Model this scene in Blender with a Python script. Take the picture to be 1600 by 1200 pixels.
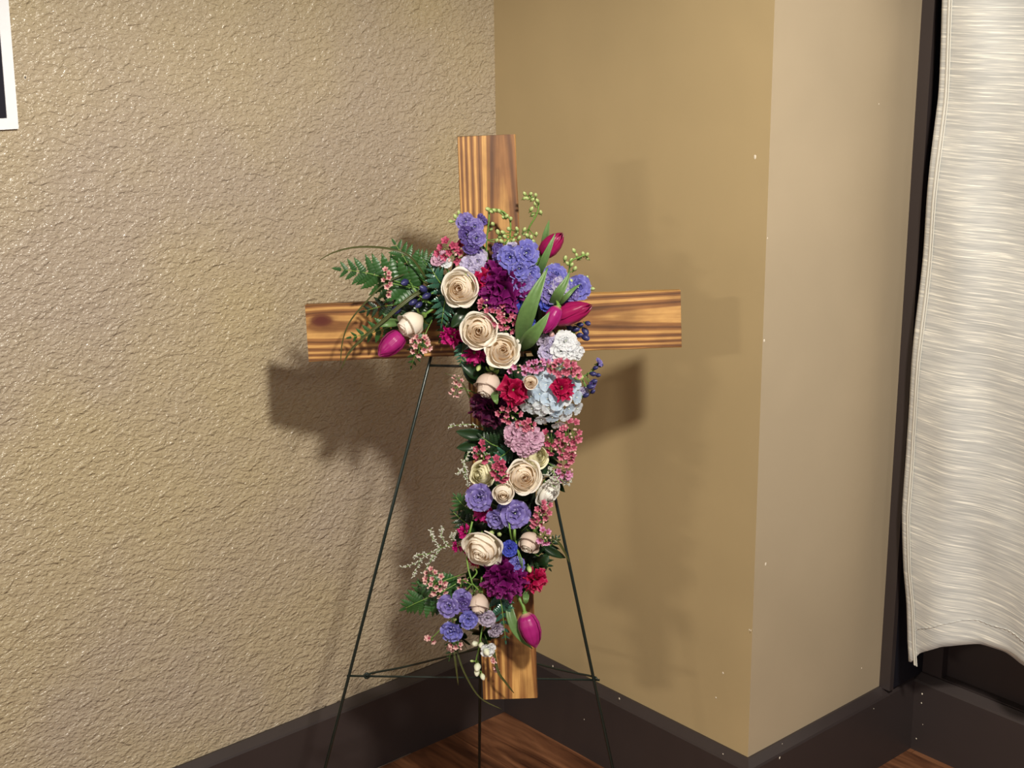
import bpy, math, random
from mathutils import Vector, Matrix
import numpy as np

# ---------------------------------------------------------------- camera, world, lights
SC = bpy.context.scene
COL = SC.collection
for o in list(bpy.data.objects): bpy.data.objects.remove(o)
SC.view_settings.view_transform = 'Standard'
try: SC.view_settings.look = 'None'
except Exception: pass
SC.view_settings.gamma = 1.0
SC.view_settings.use_curve_mapping = False
SC.view_settings.exposure = 0.0

F = 2300.0
PITCH, ROLL, YAW = math.radians(16.325), math.radians(-0.795), math.radians(49.075)
CAM = Vector((2.159, -1.840, 1.55))
def _w(x, y, z):
    return Vector((x*math.cos(YAW)-y*math.sin(YAW), x*math.sin(YAW)+y*math.cos(YAW), z))
_c, _s, _cr, _sr = math.cos(PITCH), math.sin(PITCH), math.cos(ROLL), math.sin(ROLL)
FW = _w(0, _c, -_s)
RT = _w(_cr, _sr*_s, _sr*_c)
UP = _w(-_sr, _cr*_s, _cr*_c)
cam_data = bpy.data.cameras.new('camera')
cam = bpy.data.objects.new('camera', cam_data); COL.objects.link(cam)
cam_data.sensor_width = 36; cam_data.lens = F/1600*36; cam_data.clip_start = .05
m = Matrix((RT, UP, -FW)).transposed().to_4x4(); m.translation = CAM
cam.matrix_world = m
SC.camera = cam

W_ = bpy.data.worlds.new('room_air'); SC.world = W_; W_.use_nodes = True
bg = W_.node_tree.nodes['Background']
bg.inputs[0].default_value = (.90, .96, 1.12, 1); bg.inputs[1].default_value = 0.29

KEY = (2.08, -1.19, 2.20)      # lamp hanging above and ahead of the camera
KEYP = 232.0
LAMPS = [((1.6, -5.6, 2.45), .6, 140, (1.0, .90, .76)), ((4.9, -1.6, 2.58), .5, 34, (1.0, .92, .82))]

# ---------------------------------------------------------------- helpers
R = random.Random(7)
def ray(x, y): return (x-800)/F*RT - (y-600)/F*UP + FW
def hit(x, y, n, d):
    r = ray(x, y); n = Vector(n); return CAM + r*((d-CAM.dot(n))/r.dot(n))
AX, AY, AZ = (1, 0, 0), (0, 1, 0), (0, 0, 1)
LEAN = math.radians(6)
_fh = Vector((-math.sin(YAW), math.cos(YAW), 0))
EZ = (-_fh*math.cos(LEAN)+Vector((0, 0, 1))*math.sin(LEAN)).normalized()   # out of the face of the cross
Q0 = CAM + ray(770, 500)*(F*.089/90)
def cp(x, y, off=0.0):
    """a point standing `off` metres proud of the face of the cross"""
    r = ray(x, y); return CAM + r*(((Q0-CAM).dot(EZ)+off)/r.dot(EZ))
PX = (cp(1000, 500)-cp(600, 500)).length/400
EXC = (cp(1064, 498)-cp(480, 520)).normalized()          # along the cross bar
EYC = EZ.cross(EXC).normalized()
EX0 = Vector((math.cos(YAW), math.sin(YAW), 0)); EX0 = EX0.normalized()
EY0 = EZ.cross(EX0).normalized()
def dirv(dx, dy, dz): return (EX0*dx+EY0*dy+EZ*dz).normalized()

def srgb(r, g, b):
    f = lambda c: (c/255/12.92 if c/255 <= .04045 else ((c/255+.055)/1.055)**2.4)
    return (f(r), f(g), f(b), 1)

class G:
    """small mesh collector"""
    def __init__(s): s.v=[]; s.f=[]; s.m=[]; s.t=[]; s.uv=None
    def grid(s, fn, nu, nv, mi=0, wrap=False):
        b=len(s.v)
        for j in range(nv+1):
            for i in range(nu+(0 if wrap else 1)):
                u=-1+2*i/nu; v=j/nv
                s.v.append(tuple(fn(u, v))); s.t.append(v)
        w=nu if wrap else nu+1
        for j in range(nv):
            for i in range(nu):
                i2=(i+1)%w if wrap else i+1
                s.f.append((b+j*w+i, b+j*w+i2, b+(j+1)*w+i2, b+(j+1)*w+i)); s.m.append(mi)
    def tube(s, pts, rad, n=6, mi=0, cap=True):
        pts=[Vector(p) for p in pts]; b=len(s.v); K=len(pts)
        if not hasattr(rad,'__len__'): rad=[rad]*K
        t0=(pts[1]-pts[0]).normalized(); a=t0.orthogonal().normalized()
        for k,p in enumerate(pts):
            t=(pts[min(k+1,K-1)]-pts[max(k-1,0)]).normalized()
            a=(a-t*a.dot(t)).normalized(); c=t.cross(a)
            for i in range(n):
                g=2*math.pi*i/n; s.v.append(tuple(p+(a*math.cos(g)+c*math.sin(g))*rad[k])); s.t.append(k/max(1,K-1))
        for k in range(K-1):
            for i in range(n):
                s.f.append((b+k*n+i,b+k*n+(i+1)%n,b+(k+1)*n+(i+1)%n,b+(k+1)*n+i)); s.m.append(mi)
        if cap:
            s.f.append(tuple(b+i for i in range(n))[::-1]); s.m.append(mi)
            s.f.append(tuple(b+(K-1)*n+i for i in range(n))); s.m.append(mi)
    def ball(s, c, rx, ry, rz, n=8, k=5, mi=0, M=None, pow_=1):
        def fn(u,v):
            th=math.pi*v; r=math.sin(th)
            p=Vector((rx*r*math.cos(math.pi*u), ry*r*math.sin(math.pi*u), -rz*math.cos(th)))
            if M is not None: p=M@p
            return p+Vector(c)
        s.grid(fn, n, k, mi, wrap=True)
    def box(s, lo, hi, mi=0):
        b=len(s.v); x0,y0,z0=lo; x1,y1,z1=hi
        s.v += [(x0,y0,z0),(x1,y0,z0),(x1,y1,z0),(x0,y1,z0),(x0,y0,z1),(x1,y0,z1),(x1,y1,z1),(x0,y1,z1)]; s.t += [0]*8
        for q in [(0,3,2,1),(4,5,6,7),(0,1,5,4),(1,2,6,5),(2,3,7,6),(3,0,4,7)]:
            s.f.append(tuple(b+i for i in q)); s.m.append(mi)
    def prism(s, poly, z0, z1, mi=0):
        b=len(s.v); n=len(poly)
        for z in (z0,z1):
            for p in poly: s.v.append((p[0],p[1],z)); s.t.append(0)
        s.f.append(tuple(range(b+n-1,b-1,-1))); s.f.append(tuple(range(b+n,b+2*n))); s.m += [mi,mi]
        for i in range(n):
            s.f.append((b+i,b+(i+1)%n,b+n+(i+1)%n,b+n+i)); s.m.append(mi)
    def mesh(s, name, mats, smooth=True):
        me=bpy.data.meshes.new(name); me.from_pydata(s.v,[],s.f)
        if not isinstance(mats,(list,tuple)): mats=[mats]
        for q in mats: me.materials.append(q)
        me.polygons.foreach_set('material_index', s.m)
        me.polygons.foreach_set('use_smooth', [smooth]*len(s.f))
        at=me.attributes.new('tint','FLOAT','POINT'); at.data.foreach_set('value', s.t)
        me.update(); return me

def ob(name, me, parent=None, M=None):
    o=bpy.data.objects.new(name, me); COL.objects.link(o)
    if parent is not None: o.parent=parent
    if M is not None: o.matrix_basis=M
    return o
def tag(o, label, cat, group=None):
    o['label']=label; o['category']=cat
    if group: o['group']=group
    return o
def empty(name, loc, label, cat, group=None, M=None):
    o=bpy.data.objects.new(name,None); COL.objects.link(o); o.empty_display_size=.02
    if M is not None: o.matrix_basis=M
    else: o.location=loc
    return tag(o,label,cat,group)
def struct(name, me, parent=None, M=None):
    o=ob(name,me,parent,M)
    if parent is None: o['kind']='structure'
    return o
def frame(loc, axis, spin=0.0, sc=1.0):
    z=Vector(axis).normalized(); x=Vector((0,0,1)).cross(z)
    if x.length<.01: x=Vector((1,0,0))
    x.normalize(); y=z.cross(x)
    Mx=Matrix((x,y,z)).transposed().to_4x4()
    Mx=Mx@Matrix.Rotation(spin,4,'Z')@Matrix.Scale(sc,4); Mx.translation=loc
    return Mx
def inst(proto, name, label, cat, group, M):
    root=empty(name,None,label,cat,group,M)
    def add(parts,par):
        for (nm,me,Mp,kids) in parts:
            o=ob(nm,me,par,Mp); add(kids,o)
    add(proto,root); return root
def rz(a): return Matrix.Rotation(a,4,'Z')
def spline(P, n=6):
    P=[Vector(p) for p in P]; out=[]
    for i in range(len(P)-1):
        p0=P[max(i-1,0)];p1=P[i];p2=P[i+1];p3=P[min(i+2,len(P)-1)]
        for k in range(n):
            t=k/n
            out.append(.5*((2*p1)+(p2-p0)*t+(2*p0-5*p1+4*p2-p3)*t*t+(3*p1-p0-3*p2+p3)*t**3))
    out.append(P[-1]); return out

# ---------------------------------------------------------------- materials
def newmat(name):
    mt=bpy.data.materials.new(name); mt.use_nodes=True; nt=mt.node_tree
    return mt, nt, nt.nodes['Principled BSDF'], nt.nodes['Material Output']
def N(nt, typ, **kw):
    n=nt.nodes.new(typ)
    for k,v in kw.items():
        if k.startswith('i_'):
            key=k[2:]; key=int(key) if key.isdigit() else key
            n.inputs[key].default_value=v
        else: setattr(n,k,v)
    return n
def ramp(nt, stops):
    r=nt.nodes.new('ShaderNodeValToRGB'); e=r.color_ramp.elements
    e[0].position=stops[0][0]; e[0].color=stops[0][1]; e[1].position=stops[-1][0]; e[1].color=stops[-1][1]
    for p,c in stops[1:-1]:
        q=e.new(p); q.color=c
    return r
def plain(name, col, rough=.5, metal=0, spec=.5, var=.12, scale=60):
    mt,nt,b,o=newmat(name)
    tc=N(nt,'ShaderNodeTexCoord'); no=N(nt,'ShaderNodeTexNoise'); no.inputs['Scale'].default_value=scale; no.inputs['Detail'].default_value=4
    nt.links.new(tc.outputs['Object'],no.inputs['Vector'])
    dk=tuple(c*(1-var) for c in col[:3])+(1,); lt=tuple(min(1,c*(1+var)) for c in col[:3])+(1,)
    r=ramp(nt,[(.3,dk),(.7,lt)]); nt.links.new(no.outputs['Fac'],r.inputs[0]); nt.links.new(r.outputs[0],b.inputs['Base Color'])
    b.inputs['Roughness'].default_value=rough; b.inputs['Metallic'].default_value=metal; b.inputs['Specular IOR Level'].default_value=spec
    return mt
def petal_mat(name, base, tip, rough=.55, trans=.22, vein=.12, spec=.25, mid=None, edge=None, midpos=.5):
    mt,nt,b,o=newmat(name)
    at=N(nt,'ShaderNodeAttribute',attribute_name='tint')
    st=[(0,base)]
    if mid: st.append((midpos,mid))
    st.append((.9,tip)); st.append((1,edge or tip))
    r=ramp(nt,st); nt.links.new(at.outputs['Fac'],r.inputs[0])
    tc=N(nt,'ShaderNodeTexCoord'); no=N(nt,'ShaderNodeTexNoise'); no.inputs['Scale'].default_value=160; no.inputs['Detail'].default_value=3
    nt.links.new(tc.outputs['Object'],no.inputs['Vector'])
    mx=N(nt,'ShaderNodeMix',data_type='RGBA',blend_type='MULTIPLY'); mx.inputs[0].default_value=1
    r2=ramp(nt,[(.25,(1-vein*1.6,)*3+(1,)),(.75,(1,1,1,1))]); nt.links.new(no.outputs['Fac'],r2.inputs[0])
    nt.links.new(r.outputs[0],mx.inputs[6]); nt.links.new(r2.outputs[0],mx.inputs[7])
    nt.links.new(mx.outputs[2],b.inputs['Base Color'])
    b.inputs['Roughness'].default_value=rough; b.inputs['Specular IOR Level'].default_value=spec
    tr=N(nt,'ShaderNodeBsdfTranslucent'); nt.links.new(mx.outputs[2],tr.inputs[0])
    ms=N(nt,'ShaderNodeMixShader'); ms.inputs[0].default_value=trans
    nt.links.new(b.outputs[0],ms.inputs[1]); nt.links.new(tr.outputs[0],ms.inputs[2]); nt.links.new(ms.outputs[0],o.inputs[0])
    return mt

def wall_mat(name, col, bump=0.0, sc=95, rough=.42, fine=.0, mottle=None):
    mt,nt,b,o=newmat(name)
    tc=N(nt,'ShaderNodeTexCoord')
    big=N(nt,'ShaderNodeTexNoise'); big.inputs['Scale'].default_value=2.2; big.inputs['Detail'].default_value=3
    nt.links.new(tc.outputs['Object'],big.inputs['Vector'])
    a=tuple(c*.94 for c in col[:3])+(1,); z=tuple(min(1,c*1.05) for c in col[:3])+(1,)
    if mottle: a,z=mottle
    r=ramp(nt,[(.38,a),(.62,z)]); nt.links.new(big.outputs['Fac'],r.inputs[0]); nt.links.new(r.outputs[0],b.inputs['Base Color'])
    b.inputs['Roughness'].default_value=rough
    if bump:
        mp=N(nt,'ShaderNodeMapping'); mp.inputs['Rotation'].default_value=(math.radians(25),0,0); mp.inputs['Scale'].default_value=(1,.62,1)
        nt.links.new(tc.outputs['Object'],mp.inputs[0])
        def nz(sc_,det,dist,lo,hi):
            n=N(nt,'ShaderNodeTexNoise'); n.inputs['Scale'].default_value=sc_; n.inputs['Detail'].default_value=det; n.inputs['Distortion'].default_value=dist
            nt.links.new(mp.outputs[0],n.inputs['Vector'])
            r_=ramp(nt,[(lo,(0,0,0,1)),(hi,(1,1,1,1))]); r_.color_ramp.interpolation='EASE'; nt.links.new(n.outputs['Fac'],r_.inputs[0]); return r_.outputs[0]
        a1=nz(sc*1.7,2,.3,.36,.66); a2=nz(sc*.62,1.5,.5,.46,.60); a3=nz(sc*3.2,1,.2,.4,.7); a4=nz(sc*.33,1,.8,.56,.62)
        m1=N(nt,'ShaderNodeMath',operation='MULTIPLY_ADD'); m1.inputs[1].default_value=.8; nt.links.new(a2,m1.inputs[0]); nt.links.new(a1,m1.inputs[2])
        m2=N(nt,'ShaderNodeMath',operation='MULTIPLY_ADD'); m2.inputs[1].default_value=.28; nt.links.new(a3,m2.inputs[0]); nt.links.new(m1.outputs[0],m2.inputs[2])
        bp=N(nt,'ShaderNodeBump'); bp.inputs['Strength'].default_value=bump; bp.inputs['Distance'].default_value=.0014
        m3=N(nt,'ShaderNodeMath',operation='MULTIPLY_ADD'); m3.inputs[1].default_value=.7; nt.links.new(a4,m3.inputs[0]); nt.links.new(m2.outputs[0],m3.inputs[2])
        nt.links.new(m3.outputs[0],bp.inputs['Height']); nt.links.new(bp.outputs[0],b.inputs['Normal'])
    elif fine:
        n1=N(nt,'ShaderNodeTexNoise'); n1.inputs['Scale'].default_value=40; n1.inputs['Detail'].default_value=4
        mp=N(nt,'ShaderNodeMapping'); mp.inputs['Scale'].default_value=(1,1,.25)
        nt.links.new(tc.outputs['Object'],mp.inputs[0]); nt.links.new(mp.outputs[0],n1.inputs['Vector'])
        bp=N(nt,'ShaderNodeBump'); bp.inputs['Strength'].default_value=fine; bp.inputs['Distance'].default_value=.002
        nt.links.new(n1.outputs['Fac'],bp.inputs['Height']); nt.links.new(bp.outputs[0],b.inputs['Normal'])
    return mt

def wood_mat(name, yc, A, B, freq, ph, knot=None, dark=srgb(108,68,34), light=srgb(206,158,92), mid=srgb(152,104,56)):
    """stained pine: parabola-shaped growth bands along local X"""
    mt,nt,b,o=newmat(name)
    tc=N(nt,'ShaderNodeTexCoord'); sp=N(nt,'ShaderNodeSeparateXYZ')
    wn=N(nt,'ShaderNodeTexNoise'); wn.inputs['Scale'].default_value=9; wn.inputs['Detail'].default_value=3
    mp=N(nt,'ShaderNodeMapping'); mp.inputs['Scale'].default_value=(.3,2.0,1)
    nt.links.new(tc.outputs['Object'],mp.inputs[0]); nt.links.new(mp.outputs[0],wn.inputs['Vector'])
    nt.links.new(tc.outputs['Object'],sp.inputs[0])
    def M2(op,a,b_):
        n=N(nt,'ShaderNodeMath',operation=op)
        for i,q in enumerate((a,b_)):
            if q is None: continue
            if isinstance(q,(int,float)): n.inputs[i].default_value=q
            else: nt.links.new(q,n.inputs[i])
        return n.outputs[0]
    y=M2('ADD',sp.outputs['Y'],-yc); y2=M2('MULTIPLY',y,y); h=M2('MULTIPLY',y2,A); x=M2('MULTIPLY',sp.outputs['X'],B)
    h=M2('ADD',h,x); h=M2('ADD',h,M2('MULTIPLY',wn.outputs['Fac'],.8))
    if knot:
        kx=M2('MULTIPLY',M2('ADD',sp.outputs['X'],-knot[0]),.55); ky=M2('ADD',sp.outputs['Y'],-knot[1])
        d=M2('SQRT',M2('ADD',M2('MULTIPLY',kx,kx),M2('MULTIPLY',ky,ky)),None)
        h=M2('ADD',h,M2('DIVIDE',.012,M2('ADD',d,.012)))
    sn=M2('SINE',M2('ADD',M2('MULTIPLY',h,freq),ph),None)
    s01=M2('MULTIPLY',M2('ADD',sn,1),.5)
    r=ramp(nt,[(0,dark),(.22,mid),(.6,mid),(.84,light),(1,light)]); nt.links.new(s01,r.inputs[0])
    # blotchy stain and fine fibres
    bl=N(nt,'ShaderNodeTexNoise'); bl.inputs['Scale'].default_value=26; bl.inputs['Detail'].default_value=5
    mb=N(nt,'ShaderNodeMapping'); mb.inputs['Scale'].default_value=(.5,1,1); nt.links.new(tc.outputs['Object'],mb.inputs[0]); nt.links.new(mb.outputs[0],bl.inputs['Vector'])
    rb=ramp(nt,[(.3,(.55,.50,.46,1)),(.6,(1,1,1,1))]); nt.links.new(bl.outputs['Fac'],rb.inputs[0])
    fi=N(nt,'ShaderNodeTexNoise'); fi.inputs['Scale'].default_value=300; fi.inputs['Detail'].default_value=2
    mf=N(nt,'ShaderNodeMapping'); mf.inputs['Scale'].default_value=(.05,1,1); nt.links.new(tc.outputs['Object'],mf.inputs[0]); nt.links.new(mf.outputs[0],fi.inputs['Vector'])
    rf=ramp(nt,[(.35,(.78,.72,.66,1)),(.6,(1,1,1,1))]); nt.links.new(fi.outputs['Fac'],rf.inputs[0])
    m1=N(nt,'ShaderNodeMix',data_type='RGBA',blend_type='MULTIPLY'); m1.inputs[0].default_value=1
    nt.links.new(r.outputs[0],m1.inputs[6]); nt.links.new(rb.outputs[0],m1.inputs[7])
    m2=N(nt,'ShaderNodeMix',data_type='RGBA',blend_type='MULTIPLY'); m2.inputs[0].default_value=.8
    nt.links.new(m1.outputs[2],m2.inputs[6]); nt.links.new(rf.outputs[0],m2.inputs[7])
    out=m2.outputs[2]
    if knot:
        rk=ramp(nt,[(.0,(1,1,1,1)),(.007,(1,1,1,1)),(.013,(0,0,0,1))]); nt.links.new(d,rk.inputs[0])
        m3=N(nt,'ShaderNodeMix',data_type='RGBA'); nt.links.new(rk.outputs[0],m3.inputs[0]); nt.links.new(out,m3.inputs[6]); m3.inputs[7].default_value=srgb(84,30,14)
        out=m3.outputs[2]
    nt.links.new(out,b.inputs['Base Color']); b.inputs['Roughness'].default_value=.48
    bp=N(nt,'ShaderNodeBump'); bp.inputs['Strength'].default_value=.25; bp.inputs['Distance'].default_value=.0005
    nt.links.new(fi.outputs['Fac'],bp.inputs['Height']); nt.links.new(bp.outputs[0],b.inputs['Normal'])
    return mt

M_left = wall_mat('sprayed_plaster_paint', srgb(178,163,138), bump=.9, rough=.24, mottle=(srgb(174,160,142),srgb(181,166,134)))
M_front = wall_mat('tan_wall_paint', srgb(180,159,119), rough=.5, fine=.12)
M_side = wall_mat('greige_wall_paint', srgb(180,163,136), rough=.45, fine=.12)  # same paint as the pier front, greyed for the light on this side
M_dark = plain('dark_brown_trim_paint', srgb(56,48,47), rough=.42, var=.06, scale=8)
M_navy = plain('night_dark_jamb_paint', srgb(20,20,30), rough=.5, var=.1, scale=8)  # shade behind the curtain put into the colour of the casing's side
M_ceil = plain('ceiling_paint', srgb(200,195,185), rough=.8, var=.03, scale=5)
M_chip = plain('bare_plaster_chip', srgb(235,225,205), rough=.8)
M_wire = plain('dark_green_wire_enamel', srgb(22,34,30), rough=.3, var=.1)
M_black = plain('black_print', srgb(26,24,34), rough=.35, var=.15, scale=20)
M_paper = plain('white_paper', srgb(238,240,244), rough=.6, var=.02)
M_foam = plain('wet_floral_foam', srgb(24,40,22), rough=.9, var=.3, scale=300)

def floor_mat():
    mt,nt,b,o=newmat('brown_wood_laminate')
    tc=N(nt,'ShaderNodeTexCoord'); oi=N(nt,'ShaderNodeObjectInfo')
    ad=N(nt,'ShaderNodeVectorMath',operation='MULTIPLY_ADD'); ad.inputs[1].default_value=(1,1,1)
    cm=N(nt,'ShaderNodeCombineXYZ'); mu=N(nt,'ShaderNodeMath',operation='MULTIPLY'); mu.inputs[1].default_value=17
    nt.links.new(oi.outputs['Random'],mu.inputs[0]); nt.links.new(mu.outputs[0],cm.inputs[2])
    nt.links.new(tc.outputs['Object'],ad.inputs[0]); nt.links.new(cm.outputs[0],ad.inputs[2])
    mp=N(nt,'ShaderNodeMapping'); mp.inputs['Scale'].default_value=(1.6,14,1); nt.links.new(ad.outputs[0],mp.inputs[0])
    n1=N(nt,'ShaderNodeTexNoise'); n1.inputs['Scale'].default_value=2.2; n1.inputs['Detail'].default_value=7; n1.inputs['Distortion'].default_value=1.3
    nt.links.new(mp.outputs[0],n1.inputs['Vector'])
    r=ramp(nt,[(.3,srgb(58,32,20)),(.45,srgb(104,66,44)),(.6,srgb(132,88,60)),(.8,srgb(150,106,76))]); nt.links.new(n1.outputs['Fac'],r.inputs[0])
    nt.links.new(r.outputs[0],b.inputs['Base Color']); b.inputs['Roughness'].default_value=.38
    return mt
M_floor=floor_mat()

def curtain_mat():
    mt,nt,b,o=newmat('silver_slub_curtain_cloth')
    tc=N(nt,'ShaderNodeTexCoord')
    mp=N(nt,'ShaderNodeMapping'); mp.inputs['Scale'].default_value=(8,8,300); nt.links.new(tc.outputs['Object'],mp.inputs[0])
    n1=N(nt,'ShaderNodeTexNoise'); n1.inputs['Scale'].default_value=1.6; n1.inputs['Detail'].default_value=2.5; n1.inputs['Roughness'].default_value=.65
    nt.links.new(mp.outputs[0],n1.inputs['Vector'])
    r=ramp(nt,[(.38,srgb(182,183,180)),(.5,srgb(200,200,196)),(.6,srgb(214,213,205)),(.68,srgb(250,247,236))]); nt.links.new(n1.outputs['Fac'],r.inputs[0])
    nt.links.new(r.outputs[0],b.inputs['Base Color']); b.inputs['Roughness'].default_value=.34
    b.inputs['Sheen Weight'].default_value=.3
    bp=N(nt,'ShaderNodeBump'); bp.inputs['Strength'].default_value=.35; bp.inputs['Distance'].default_value=.0008
    nt.links.new(n1.outputs['Fac'],bp.inputs['Height']); nt.links.new(bp.outputs[0],b.inputs['Normal'])
    return mt
M_curt=curtain_mat()

# ---------------------------------------------------------------- the room
PW, PD = .6655, .507            # pier width, depth to the window wall
CH = 2.62
def bx(name, lo, hi, mat, parent=None, smooth=False):
    g=G(); g.box(lo,hi); return struct(name, g.mesh(name,mat,smooth), parent)
wl=bx('wall_left',(-.12,-7,0),(0,.12,CH),M_left)
g=G(); g.prism([(0,0),(PW,0),(PW-.08,.08),(0,.08)],0,CH); wf=struct('wall_front',g.mesh('wall_front',M_front,False))
g=G(); g.prism([(PW,0),(PW,PD),(PW-.08,PD),(PW-.08,.08)],0,CH); wr=struct('wall_right',g.mesh('wall_right',M_side,False))
g=G()
wb=bx('wall_back',(PW,PD+.02,0),(4.5,PD+.12,.262),M_dark)
bx('ceiling',(-.12,-7,CH),(6,PD+.12,CH+.08),M_ceil)
bx('floor',(-.12,-7,-.06),(6,PD+.12,-.012),plain('subfloor',srgb(60,40,30)))
fl=bpy.data.objects['floor']
# laminate planks, one object each, running along X
pw=.158; seam=random.Random(3)
prow={}
for r_ in range(0,22):
    y1=4*pw-r_*pw; y0=y1-pw+.0012; y1=min(y1,PD-.018)
    x=-.3-seam.random()*.9
    while x<3.2:
        L=1.21; lo=max(x,.004); hi=min(x+L-.0012,3.4)
        if r_<4: lo=max(lo,PW+.004)
        if hi-lo>.02:
            g=G(); a,b_=(hi-lo)/2,(y1-y0)/2
            g.box((-a,-b_,-.012),(a,b_,0))
            ob('plank',g.mesh('plank',M_floor,False),fl,Matrix.Translation(((lo+hi)/2,(y0+y1)/2,0)))
        x+=L

# baseboards with a bevelled cap
BH,BT=.166,.019
def bb(name, A, B, m0=0, m1=0):
    """board from A to B, wall on the left hand; m0/m1 mitre slope at the ends"""
    A=Vector(A);B=Vector(B);d=(B-A).normalized();nrm=Vector((d.y,-d.x)); g=G()
    prof=[(0,0),(BT,0),(BT,BH-.016),(BT-.002,BH-.012),(.004,BH),(0,BH)]
    for P_,mm in ((A,m0),(B,m1)):
        for a,h in prof:
            q=P_+nrm*a+d*(a*mm); g.v.append((q.x,q.y,h)); g.t.append(0)
    k=len(prof)
    for j in range(k): g.f.append((j,j+k,(j+1)%k+k,(j+1)%k)); g.m.append(0)
    g.f.append(tuple(range(k))); g.f.append(tuple(range(k,2*k))[::-1]); g.m+=[0,0]
    return struct(name,g.mesh(name,M_dark,False))
bb('baseboard_left',(0,-6.9),(0,0),0,-1)
bb('baseboard_front',(0,0),(PW,0),1,1)
bb('baseboard_right',(PW,0),(PW,PD),-1,-1)
bb('baseboard_back',(PW,PD),(4.4,PD),1,0)
# painted caulk line / bright worn edge at the foot of the left board
g=G(); g.tube([(BT+.001,-.50,.001),(BT+.0015,-.36,.0012),(BT+.001,-.27,.001)],.0011,4)
ob('caulk_bead',g.mesh('caulk_bead',plain('worn_caulk',srgb(120,104,92),.7)),bpy.data.objects['baseboard_left'])

# the casing at the end of the pier, the panel, the sill and the night-dark window
cs=bx('trim_1',(PW,.393,BH-.002),(.690,.405,2.35),M_dark)
bx('jamb_board',(PW,.405,BH-.002),(.687,PD+.02,2.35),M_navy,cs)
wn=bx('window_1',(PW+.03,PD+.02,.262),(3.0,PD+.07,.30),M_dark)
g=G(); g.box((PW,PD+.0,BH-.002),(.7308,PD+.02,.262)); ob('stile',g.mesh('stile',M_dark,False),wb)
g=G(); g.box((.7308,PD+.02-.002,BH-.004),(3.0,PD+.021,.262)); ob('panel',g.mesh('panel',M_dark,False),wb)
g=G(); g.box((.7308,PD+.0,BH-.003),(3.0,PD+.02,BH+.002)); ob('ledge',g.mesh('ledge',M_dark,False),wb)
mt,nt,b,o=newmat('night_window_glass'); b.inputs['Base Color'].default_value=srgb(10,14,26); b.inputs['Roughness'].default_value=.08; b.inputs['IOR'].default_value=1.5
bx('pane',(PW+.03,PD+.03,.30),(3.0,PD+.036,2.3),mt,wn)
bx('frame_top',(PW+.03,PD+.02,2.3),(3.0,PD+.07,2.35),M_dark,wn)

# chips of bare plaster
def chips(parent, n, pts):
    g=G(); rr=random.Random(5)
    for (x,y,r_) in pts:
        p=hit(x,y,n[0],n[1]); N_=Vector(n[2]); e=Vector((0,0,1)); s_=N_.cross(e)
        b=len(g.v); K=6
        g.v.append(tuple(p+N_*.0010)); g.t.append(0)
        for k in range(K):
            a=2*math.pi*k/K; q=r_*PX*1.2*rr.uniform(.6,1.2)
            g.v.append(tuple(p+N_*.0004+e*math.cos(a)*q*1.2+s_*math.sin(a)*q*.8)); g.t.append(0)
        for k in range(K): g.f.append((b,b+1+k,b+1+(k+1)%K)); g.m.append(0)
    o=ob('paint_chips',g.mesh('paint_chips',M_chip,False),parent); o['kind']='stuff'
chips(wf,(AY,0,(0,-1,0)),[(1180,245,2.6),(1130,1051,2),(1171,984,1.6),(1119,1090,1.6)])
chips(wr,(AX,PW,(1,0,0)),[(1196,881,2.2),(1373,162,1.2),(1199,372,1.5),(1194,532,2.5),(1173,985,1.5),(1346,1044,1.0)])
chips(bpy.data.objects['baseboard_front'],(AY,-BT-.0003,(0,-1,0)),[(864,1041,1.8),(968,1091,2.0),(913,1124,1.3),(1130,1178,1.3)])
chips(bpy.data.objects['baseboard_right'],(AX,PW+BT+.0003,(1,0,0)),[(1218,1184,1.8),(1365,1107,1),(1222,1162,1)])
chips(bpy.data.objects['baseboard_back'],(AY,PD-BT-.0003,(0,-1,0)),[(1441,1084,1.5),(1440,1098,1.5),(1442,1132,1),(1432,1154,1.5)])
g=G(); p=hit(39,121,AX,0); g.ball((p.x,p.y,p.z),.0012,.0024,.0042,8,5)
ob('nail_hole_rim',g.mesh('nail_hole_rim',M_chip),wl)
g=G(); g.ball((p.x+.0009,p.y,p.z),.0008,.0011,.0022,8,5); ob('nail_hole',g.mesh('nail_hole',M_black),wl)

# lamps (the light of the room): a pendant over the corner and two round ceiling lamps
pe_=empty('pendant_lamp',(KEY[0],KEY[1],CH),'pendant lamp hanging from the ceiling above the frame, lighting the corner','lamp')
g=G(); g.tube([(0,0,0),(0,0,KEY[2]-CH+.13)],.004,8); ob('cord',g.mesh('cord',M_dark),pe_)
g=G(); g.grid(lambda u,v:((.03+.12*v)*math.cos(math.pi*u),(.03+.12*v)*math.sin(math.pi*u),KEY[2]-CH+.14-.10*v**1.6),32,6,0,True)
o=ob('shade',g.mesh('shade',M_dark),pe_); sm=o.modifiers.new('thickness','SOLIDIFY'); sm.thickness=.002
l=bpy.data.lights.new('bulb_light','SPOT'); l.energy=KEYP; l.color=(1.0,.94,.83); l.spot_size=math.radians(163); l.spot_blend=.28; l.shadow_soft_size=.07
ob('bulb_light',l,pe_,Matrix.Translation((0,0,KEY[2]-CH)))
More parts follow.
